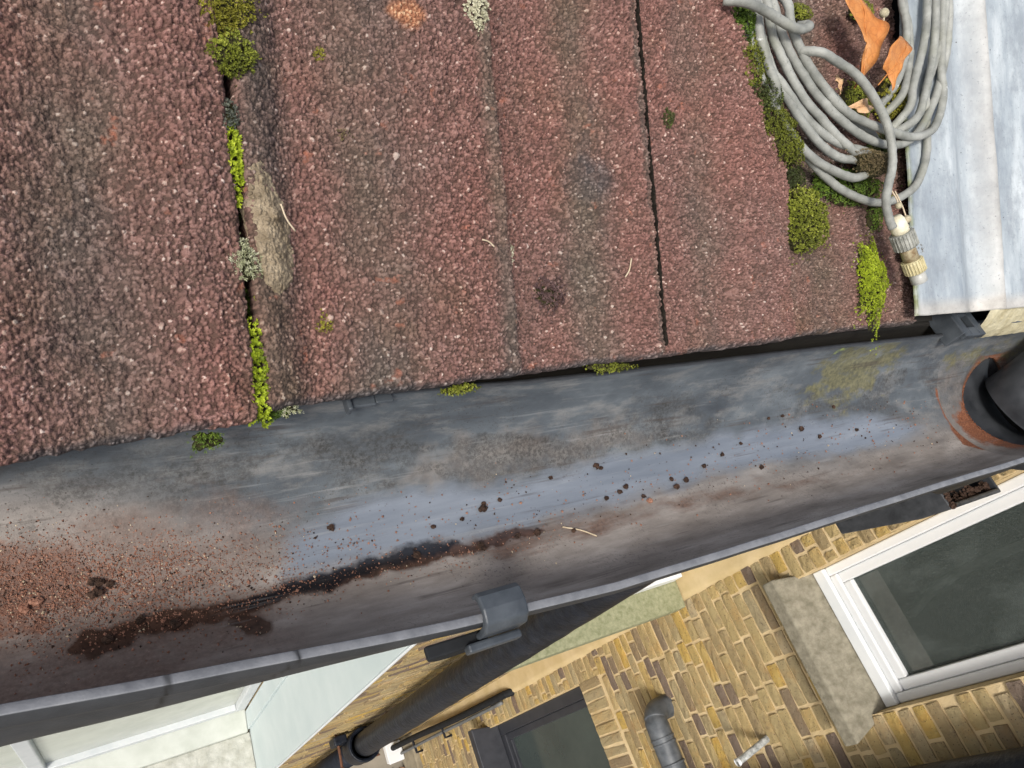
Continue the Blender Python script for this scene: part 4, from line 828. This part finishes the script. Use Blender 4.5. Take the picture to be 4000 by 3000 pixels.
# ------------------------------------------------------------------ brick walls (heights here count from 0.30 above the rim; lifted at the end)
BEFORE = set(bpy.data.objects)
WX, WY = 1.80, .31          # face of the wall across the view, face of the wall under the eave
def bricks(mb, a0, a1, z0, z1, holes, to_w, seed, flat=None):
    r_ = np.random.default_rng(seed); H = .0462; row = 0; z = z0
    while z < z1:
        off = 0 if row % 2 else -.069; a = a0 - .3 + off + r_.normal(0, .012); hd = row % 2
        while a < a1:
            L_ = .148 if (hd % 2 == 0 or r_.random() < .2) else .078; hd += 1
            parts = [(max(a, a0), min(a + L_, a1))]; zc = z + H / 2
            for (h0, h1, y0, y1) in holes:
                if y0 < zc < y1:
                    nw = []
                    for p, q in parts:
                        if q <= h0 or p >= h1: nw.append((p, q)); continue
                        if p < h0: nw.append((p, h0))
                        if q > h1: nw.append((h1, q))
                    parts = nw
            for p, q in parts:
                if q - p > .022: one_brick(mb, p + .0045, q - .0045, z + .0045, z + H - .0045, to_w, r_)
            a += L_
        z += H; row += 1
def one_brick(mb, p, q, z0, z1, to_w, r_, tint=None):
    nx = max(int((q - p) / .020), 3); nz = 3
    p += abs(r_.normal(0, .0016)); q -= abs(r_.normal(0, .0016)); z0 += abs(r_.normal(0, .0009)); z1 -= abs(r_.normal(0, .0009))
    us = np.linspace(0, 1, nx + 1); vs = np.linspace(0, 1, nz + 1); d0 = r_.normal(.0025, .0012); v = []; f = []
    for j, vv in enumerate(vs):
        for i, uu in enumerate(us):
            e = (i in (0, nx)) + (j in (0, nz)); d = d0 + r_.normal(0, .0007) - (.0012 * (e == 1) + .0024 * (e == 2)) * (.3 + 1.4 * r_.random())
            v.append(to_w(p + (q - p) * uu + r_.normal(0, .0007), z0 + (z1 - z0) * vv + r_.normal(0, .0006), d))
    w = nx + 1
    for j in range(nz):
        for i in range(nx): f.append((j * w + i, j * w + i + 1, (j + 1) * w + i + 1, (j + 1) * w + i))
    ring = [i for i in range(w)] + [j * w + nx for j in range(1, nz + 1)] + [nz * w + i for i in range(nx - 1, -1, -1)] + [j * w for j in range(nz - 1, 0, -1)]
    cen = ((p + q) / 2, (z0 + z1) / 2); b = len(v)
    for k in ring:
        j, i = divmod(k, w); v.append(to_w(p + (q - p) * us[i], z0 + (z1 - z0) * vs[j], -.022))
    for k in range(len(ring)):
        k2 = (k + 1) % len(ring); f.append((ring[k2], ring[k], b + k, b + k2))
    mb.add(v, f, 0, tint=r_.random() if tint is None else tint)
def mortar(mb, a0, a1, z0, z1, holes, to_w, dep=.12, mat=1):
    """backing cut round the openings, joints set back from the bricks; gently uneven"""
    ca = sorted({a0, a1, *[min(max(h, a0), a1) for q in holes for h in q[:2]]}); cz = sorted({z0, z1, *[min(max(h, z0), z1) for q in holes for h in q[2:]]})
    for i in range(len(ca) - 1):
        for j in range(len(cz) - 1):
            am, zm = (ca[i] + ca[i + 1]) / 2, (cz[j] + cz[j + 1]) / 2
            if any(h[0] < am < h[1] and h[2] < zm < h[3] for h in holes): continue
            A0, A1, Z0, Z1 = ca[i], ca[i + 1], cz[j], cz[j + 1]
            nu = max(int((A1 - A0) / .022), 1); nv = max(int((Z1 - Z0) / .022), 1)
            uu, vv = np.meshgrid(np.linspace(A0, A1, nu + 1), np.linspace(Z0, Z1, nv + 1))
            dd = -.0040 + .006 * (fbm(uu / .035, vv / .035, 3) - .5)
            v = [to_w(a, z, d) for a, z, d in zip(uu.ravel(), vv.ravel(), dd.ravel())]; w = nu + 1
            f = [(y * w + x, y * w + x + 1, (y + 1) * w + x + 1, (y + 1) * w + x) for y in range(nv) for x in range(nu)]
            mb.add(v, f, mat, tint=0.0)
            c = [to_w(A0, Z0, -.02), to_w(A1, Z0, -.02), to_w(A1, Z1, -.02), to_w(A0, Z1, -.02), to_w(A0, Z0, -dep), to_w(A1, Z0, -dep), to_w(A1, Z1, -dep), to_w(A0, Z1, -dep)]
            mb.hexa(c, mat, tint=0.0)
# --- wall across the view (faces -x)
wB = thing('brick_wall', (WX, -.2, -5.6), 'yellow stock brick house wall with white bathroom window and dark window', 'brick wall')
toB = lambda a, z, d: (WX - d, a, z)
W1 = (-.285, .110, -1.568, -.62); W2 = (-.62, .110, -4.06, -3.0); W2a = (-.62, .110, -3.0, -2.825)
mb = MB(); bricks(mb, -.9, .215, -5.30, -.40, [(W1[0], W1[1], -1.66, W1[3]), W2, W2a], toB, 21)
r_ = np.random.default_rng(77); a = -.62
while a < .105:
    one_brick(mb, a + .0045, a + .042, -2.996, -2.83, toB, r_); a += .0462
mortar(mb, -.9, .31, -5.30, -.40, [(W1[0], W1[1], -1.66, W1[3]), W2], toB, .34)
under(mb.build('masonry', [M_['brick'], M_['mortar']]), wB)
mb = MB(); mb.box((WX - .03, -.9, -5.6), (WX + .3, .31, -5.31)); under(mb.build('plinth', M_['conc'], bevel=.01), wB)
gz, ga = np.meshgrid(np.linspace(-5.3, -.41, 420), np.linspace(0, 1, 8))
ye = .207 + .010 * (fbm(gz / .09, 0 * gz, 71) - .5) + .004 * (vnoise(gz / .02, 0 * gz, 72) - .5)
yv = .31 + (ye - .31) * ga; xv = WX - .010 + .004 * (fbm(gz / .06, yv / .06, 73) - .5) + .014 * (ga > .99)
under(grid_obj('render_strip', np.stack([xv, yv, gz], -1), M_['render']), wB)
# white framed bathroom window
FX = WX + .058
w1 = MB()
y0, y1, z0, z1 = W1[0], W1[1], W1[2], W1[3]
def frame(mb, fx, y0, y1, z0, z1, w, d):
    mb.box((fx - d, y0, z0), (fx, y0 + w, z1)); mb.box((fx - d, y1 - w, z0), (fx, y1, z1)); mb.box((fx - d, y0 + w + .0005, z0), (fx, y1 - w - .0005, z0 + w)); mb.box((fx - d, y0 + w + .0005, z1 - w), (fx, y1 - w - .0005, z1))
frame(w1, FX + .05, y0 + .001, y1 - .001, z0 + .036, z1, .026, .05)
win = under(w1.build('window', M_['whitep'], bevel=.004), wB)
def sub(mb, name, mat, par, **k):
    o = mb.build(name, mat, par, **k); o.matrix_parent_inverse = par.matrix_parent_inverse.copy() if False else Matrix.Identity(4)
    return o
mb = MB(); frame(mb, FX + .044, y0 + .0275, y1 - .0275, z0 + .0625, z1 - .03, .030, .036); sub(mb, 'sash', M_['whitep'], win, bevel=.004)
mb = MB(); frame(mb, FX + .040, y0 + .0580, y1 - .0580, z0 + .093, z1 - .06, .0045, .012); sub(mb, 'gasket', M_['darkframe'], win)
mb = MB(); mb.box((FX + .022, y0 + .058, z0 + .093), (FX + .028, y1 - .058, z1 - .06)); sub(mb, 'pane', M_['frost'], win)
mb = MB(); mb.box((FX - .012, y0 + .001, z0 - .004), (FX + .05, y1 - .001, z0 + .0345)); sub(mb, 'cill', M_['white'], win, bevel=.003)
mb = MB(); mb.tube(spline([(FX + .052, -.09, -1.39), (FX + .052, -.05, -1.28), (FX + .052, -.035, -1.16), (FX + .055, -.03, -.9)], 6), .012, 12); sub(mb, 'curtain_rail', M_['ghost'], win, smooth=True)
mb = MB(); mb.box((FX + .40, y0 - .3, z0 - .1), (FX + .41, y1 + .3, z1 + .1)); sub(mb, 'room_wall', M_['darkframe'], win)
mb = MB(); mb.hexa([(1.728, -.335, -1.667), (1.728, .136, -1.667), (FX - .001, .112, -1.667), (FX - .001, -.288, -1.667), (1.728, -.335, -1.618), (1.728, .136, -1.618), (FX - .001, .112, -1.573), (FX - .001, -.288, -1.573)])
under(mb.build('stone_sill', M_['stone'], bevel=.006, seg=3), wB)
mb = MB(); mb.box((WX + .004, W1[0] - .004, W1[2] + .02), (FX + .05, W1[0] - .0002, W1[3])); mb.box((WX + .004, W1[1] + .0002, W1[2] + .02), (FX + .05, W1[1] + .004, W1[3]))

under(mb.build('window_reveal', M_['render'], bevel=.003), wB)
# dark framed window lower down
y0, y1, z0, z1 = W2; FX2 = WX + .05
mb = MB(); frame(mb, FX2 + .05, y0 + .001, y1 - .001, z0 + .001, z1 - .001, .055, .05); win2 = under(mb.build('window', M_['darkframe'], bevel=.003), wB)
mb = MB(); frame(mb, FX2 + .045, y0 + .057, y1 - .057, z0 + .057, z1 - .057, .035, .035); sub(mb, 'sash', M_['darkframe'], win2, bevel=.003)
mb = MB(); mb.box((FX2 + .025, y0 + .09, z0 + .09), (FX2 + .031, y1 - .09, z1 - .09)); sub(mb, 'pane', M_['darkglass'], win2)
mb = MB(); mb.hexa([(WX - .10, y0 - .03, z0 - .07), (WX - .10, y1 + .03, z0 - .07), (FX2 - .001, y1 + .001, z0 - .06), (FX2 - .001, y0 - .001, z0 - .06), (WX - .10, y0 - .03, z0 - .012), (WX - .10, y1 + .03, z0 - .012), (FX2 - .001, y1 + .001, z0 + .012), (FX2 - .001, y0 - .001, z0 + .012)])
under(mb.build('window_sill', M_['darkframe'], bevel=.004), wB)
mb = MB(); mb.box((WX + .003, W2[1] + .0002, W2[2]), (FX2, W2[1] + .004, W2[3]))
under(mb.build('window_reveal', M_['render']), wB)

# --- wall under the eave (faces -y)
wA = thing('brick_wall', (.9, WY, -5.6), 'yellow brick house wall below the eave with white painted deep window opening', 'brick wall')
toA = lambda a, z, d: (a, WY - d, z)
WL = (-.31, .682, -4.72, -.9); WR = (1.06, 1.77, -2.07, -.55)
mb = MB(); bricks(mb, -.3, 1.785, -5.58, -.47, [WL, WR], toA, 9); mortar(mb, -.3, 1.80, -5.60, -.47, [WL, WR], toA, .40)
under(mb.build('masonry', [M_['brick'], M_['mortar']]), wA)
# left window: deep white reveal, frame, pale glossy panes, double sill
mb = MB(); mb.box((.668, WY - .012, -4.62), (.6815, .565, -.9)); mb.box((.655, .5655, -4.52), (.6815, .655, -.9)); under(mb.build('window_reveal', M_['reveal'], bevel=.002), wA)
mb = MB(); mb.box((.6822, WY - .014, -4.62), (.694, WY + .001, -.9)); under(mb.build('corner_bead', M_['white'], bevel=.002), wA)
fy = .66
mb = MB()
mb.box((.600, fy, -4.44), (.654, fy + .06, -.9)); mb.box((-.75, fy, -4.44), (.5995, fy + .06, -4.375)); mb.box((-.315, fy + .001, -4.3745), (-.255, fy + .059, -.9))
wn_ = under(mb.build('window', M_['oldwhite'], bevel=.006), wA)
mb = MB(); mb.box((-.254, fy + .03, -4.374), (.599, fy + .036, -.9)); sub(mb, 'pane', M_['palepane'], wn_)
mb = MB(); mb.box((-.75, fy + .03, -4.374), (-.316, fy + .036, -.9)); sub(mb, 'pane', M_['palepane'], wn_)
mb = MB(); mb.hexa([(-.75, .553, -4.60), (.654, .553, -4.60), (.654, fy + .05, -4.60), (-.75, fy + .05, -4.60), (-.75, .553, -4.50), (.654, .553, -4.50), (.654, fy + .05, -4.442), (-.75, fy + .05, -4.442)])
under(mb.build('sub_sill', mat_plain('white_sill_paint', (.40, .42, .37), (.50, .52, .47), 9, .7, .3, .3, 60), bevel=.006), wA)
gx, gy = np.meshgrid(np.linspace(-.75, .666, 200), np.linspace(.17, .5525, 90))
gz = -4.535 - (.553 - gy) * .10 + .016 * (fbm(gx / .09, gy / .09, 31) - .5) + .010 * (fbm(gx / .025, gy / .025, 32) - .5)
Vs = np.pad(np.stack([gx, gy, gz], -1), ((1, 1), (1, 1), (0, 0)), 'edge'); Vs[0, :, 2] -= .09; Vs[-1, :, 2] -= .09; Vs[1:-1, 0, 2] -= .09; Vs[1:-1, -1, 2] -= .09
under(grid_obj('stone_sill', Vs, M_['dirtywhite']), wA)
# right window next to the corner, with its green stained sill
mb = MB()
mb.box((1.061, .325, -2.069), (1.12, .385, -.55)); mb.box((1.71, .325, -2.069), (1.769, .385, -.55)); mb.box((1.1205, .325, -2.069), (1.7095, .385, -2.0))
wr = under(mb.build('window', M_['whitep'], bevel=.004), wA)
mb = MB(); mb.box((1.1205, .35, -1.9995), (1.7095, .356, -.55)); sub(mb, 'pane', M_['darkglass'], wr)
mb = MB(); mb.hexa([(1.028, .188, -2.16), (1.788, .188, -2.16), (1.788, .324, -2.16), (1.028, .324, -2.16), (1.028, .188, -2.092), (1.788, .188, -2.092), (1.788, .324, -2.078), (1.028, .324, -2.078)])
under(mb.build('stone_sill', M_['lichstone'], bevel=.006, seg=3), wA)
mb = MB(); mb.box((1.062, .280, -2.0775), (1.77, .3235, -2.02)); under(mb.build('sub_sill', M_['white'], bevel=.003), wA)

# ------------------------------------------------------------------ pipes on the walls
dp = thing('soil_pipe', (.966, .225, -5.6), 'thick black cast iron downpipe standing in the wall corner under the gutter', 'downpipe')
mb = MB(); zz = np.linspace(-3.48, -.48, 60); rr_ = np.random.default_rng(2)
mb.tube([(.966 + .0006 * rr_.normal(), .225 + .0006 * rr_.normal(), z) for z in zz], .0525, 40); under(mb.build('upper_pipe', M_['iron'], smooth=True), dp)
mb = MB(); mb.tube([(.966, .225, -5.6), (.966, .225, -3.66)], .0525, 40)
under(mb.build('lower_pipe', M_['iron'], smooth=True), dp)
mb = MB()
v = []; f = []; n = 40
for k in range(n):
    w = 2 * math.pi * k / n
    for r, z in ((.0535, -3.70), (.060, -3.67), (.0685, -3.64), (.0685, -3.54), (.0735, -3.535), (.0735, -3.50), (.0685, -3.495), (.058, -3.50), (.058, -3.62)): v.append((.966 + r * math.cos(w), .225 + r * math.sin(w), z))
for k in range(n):
    for j in range(8): f.append((k * 9 + j, k * 9 + j + 1, ((k + 1) % n) * 9 + j + 1, ((k + 1) % n) * 9 + j))
mb.add(v, f); under(mb.build('socket', M_['iron'], smooth=False, bevel=.002), dp)
mb = MB(); mb.box((.855, .262, -3.665), (.915, .30, -3.565)); under(mb.build('fixing_lug', M_['iron'], bevel=.006), dp)
mb = MB(); mb.box((1.017, .262, -3.665), (1.077, .30, -3.565)); under(mb.build('fixing_lug', M_['iron'], bevel=.006), dp)
for x in (.882, 1.05):
    mb = MB(); mb.tube([(x, .315, -3.612), (x - .003, .22, -3.615), (x - .006, .17, -3.622)], .006, 8); mb.tube([(x - .006, .172, -3.622), (x - .006, .165, -3.622)], .011, 8); under(mb.build('nail', M_['rustm']), dp)

hp = thing('rainwater_hopper', (1.68, .2, -1.2), 'black open topped rainwater hopper with debris, just under the right end of the gutter', 'hopper')
mb = MB(); T_ = .007
zt = -.92; x0, x1, y0, y1 = 1.575, 1.785, .092, .29
def hop_ring(x0, x1, y0, y1, z): return [(x0, y0, z), (x1, y0, z), (x1, y1, z), (x0, y1, z)]
rings = [hop_ring(1.40, 1.62, .170, .285, -1.02), hop_ring(1.50, 1.72, .112, .288, -.99), hop_ring(1.560, x1, .088, y1, -.962), hop_ring(x0 - .004, x1, y0 - .004, y1, zt), hop_ring(x0 + T_, x1 - T_, y0 + T_, y1 - T_, zt), hop_ring(x0 + .02, x1 - .02, y0 + .02, y1 - .02, -.99)]
rings = [hop_ring(1.52, 1.70, .14, .287, -1.16), hop_ring(x0 - .02, x1 - .002, .096, y1, -.985), hop_ring(x0 - .004, x1, y0 - .004, y1, zt), hop_ring(x0 + T_, x1 - T_, y0 + T_, y1 - T_, zt), hop_ring(x0 + T_ + .004, x1 - T_, y0 + T_ + .004, y1 - T_, -.975), hop_ring(1.56, 1.67, .17, .27, -1.12)]
v = [p for r in rings for p in r]
f = [(i * 4 + j, i * 4 + (j + 1) % 4, (i + 1) * 4 + (j + 1) % 4, (i + 1) * 4 + j) for i in range(len(rings) - 1) for j in range(4)]
f += [(3, 2, 1, 0), tuple(len(v) - 4 + i for i in range(4))]
mb.add(v, f); under(mb.build('bowl', M_['black'], bevel=.003), hp)
mb = MB(); mb.tube(spline([(1.60, .215, -1.15), (1.58, .22, -1.22), (1.40, .225, -1.10), (1.1, .235, -.95), (.98, .235, -.98)], 6), .034, 20); under(mb.build('outlet_pipe', M_['black'], smooth=True), hp)
mb = MB(); r_ = np.random.default_rng(8)
for i in range(150):
    t = r_.random(); c = np.array([x0 + .01 + t * .19, y0 + .006 + abs(r_.normal(0, .02)), zt - .012 - abs(r_.normal(0, .02))]) if r_.random() < .7 else np.array([x0 + .004, y0 + r_.random() * .09, zt + .001])
    v, f = lump(.002 + abs(r_.normal(0, .0035)), r_); mb.add([p + c for p in v], f)
tag(mb.build('hopper_debris', M_['crumb']), 'dark crumbly dirt and fluff caught in the rainwater hopper', 'debris', kind='stuff')

el = thing('waste_pipe', (1.8, -.09, -2.45), 'dark grey pipe bend coming out of the brick wall left of the soil pipe', 'pipe')
mb = MB(); pth = spline([(1.83, -.088, -2.455), (1.77, -.088, -2.450), (1.735, -.094, -2.44), (1.712, -.118, -2.43), (1.705, -.16, -2.425), (1.705, -.45, -2.435)], 6)
mb.tube(pth, [.042] * len(pth), 32); under(mb.build('bend', M_['lead_pipe'], smooth=True), el)
for y in (-.172, -.19, -.26):
    mb = MB(); mb.tube([(1.705, y, -2.425), (1.705, y - .008, -2.425)], .0445, 32); under(mb.build('collar', M_['lead_pipe'], bevel=.002), el)
sp = thing('vertical_soil_pipe', (1.72, -.462, -5.6), 'large dark pipe standing against the brick wall at the bottom right corner', 'pipe')
mb = MB(); mb.tube([(1.72, -.462, z) for z in np.linspace(-5.6, -.1, 30)], .056, 40); under(mb.build('pipe', M_['iron'], smooth=True), sp)
for z in (-2.9, -.6):
    mb = MB(); mb.tube([(1.72, -.462, z), (1.72, -.462, z + .05)], .061, 40); mb.box((1.77, -.52, z + .005), (1.80, -.40, z + .045)); under(mb.build('pipe_clip', M_['iron'], bevel=.002), sp)
ov = thing('overflow_pipe', (1.8, -.273, -2.02), 'short white plastic overflow pipe sticking out of the brick wall', 'pipe')
mb = MB(); A = np.array((1.815, -.274, -2.018)); B_ = np.array((1.665, -.300, -2.045))
mb.tube([A, B_], .0108, 18, False); mb.tube([B_, A + (B_ - A) * .5], .0092, 18, False)
under(mb.build('tube', mat_plain('grimy_white_plastic', (.10, .105, .10), (.62, .64, .62), 55, .3, .5, .3), smooth=True), ov)
mb = MB(); mb.tube([A + (B_ - A) * .95, B_ + (B_ - A) * .01], .0125, 18, False); mb.tube([A + (B_ - A) * .95, B_ + (B_ - A) * .01], .0095, 18, False); under(mb.build('end_ring', M_['whitep'], smooth=True), ov)
cr = thing('corner_waste_pipe', (1.72, .235, -5.55), 'thin black waste pipe running down beside the wall corner', 'pipe')
mb = MB(); mb.tube(spline([(1.83, .218, -3.62), (1.775, .222, -3.66), (1.765, .225, -3.8), (1.75, .235, -4.4), (1.72, .255, -5.0), (1.70, .265, -5.58)], 6), .019, 16); under(mb.build('tube', M_['matt'], smooth=True), cr)
for z, y in ((-4.62, .2), (-5.2, .2)):
    mb = MB(); mb.tube([(1.80, y - .03, z), (1.755, y - .03, z), (1.75, y + .045, z)], .008, 8); under(mb.build('pipe_bracket', M_['iron']), cr)
mb = MB(); mb.tube(spline([(1.775, .195, -3.75), (1.765, .200, -4.2), (1.76, .208, -4.8), (1.75, .212, -5.58)], 6), .010, 10)
tag(mb.build('grey_conduit', mat_plain('grey_conduit_plastic', (.09, .095, .095), (.16, .165, .165), 20), smooth=True), 'thin grey conduit running down the wall beside the black waste pipe', 'conduit')
wb_ = MB(); wb_.box((1.66, .18, -5.598), (1.765, .300, -5.52)); wb_.box((1.65, .17, -5.5195), (1.765, .302, -5.505))
tag(wb_.build('utility_box', M_['whitep'], bevel=.006), 'white plastic utility box on the ground in the wall corner', 'box')
mb = MB(); r_ = np.random.default_rng(4)
for i in range(420):
    x = r_.uniform(1.35, 1.76); y = r_.uniform(-.25, .12); z = -5.594 + abs(r_.normal(0, .02)); a = r_.random() * 6.28; q = r_.uniform(.015, .04); t = r_.normal(0, .4)
    d = np.array([math.cos(a), math.sin(a), t]); e = np.array([-math.sin(a), math.cos(a), r_.normal(0, .4)]) * .5; c = np.array([x, y, z])
    mb.add([c - d * q, c - e * q + [0, 0, .004], c + d * q, c + e * q + [0, 0, .004]], [(0, 1, 2, 3)])
tag(mb.build('leaf_litter', M_['leafl']), 'brown dead leaves gathered on the ground at the foot of the wall', 'leaf litter', kind='stuff')

for o in [o for o in bpy.data.objects if o not in BEFORE and o.parent is None]: o.location.z += .30
# ------------------------------------------------------------------ ground
mb = MB(); n = 40
gx, gy = np.meshgrid(np.linspace(-60, 60, n), np.linspace(-60, 60, n))
tag(grid_obj('ground', np.stack([gx, gy, 0 * gx - 5.3], -1), M_['ground']), kind='structure')
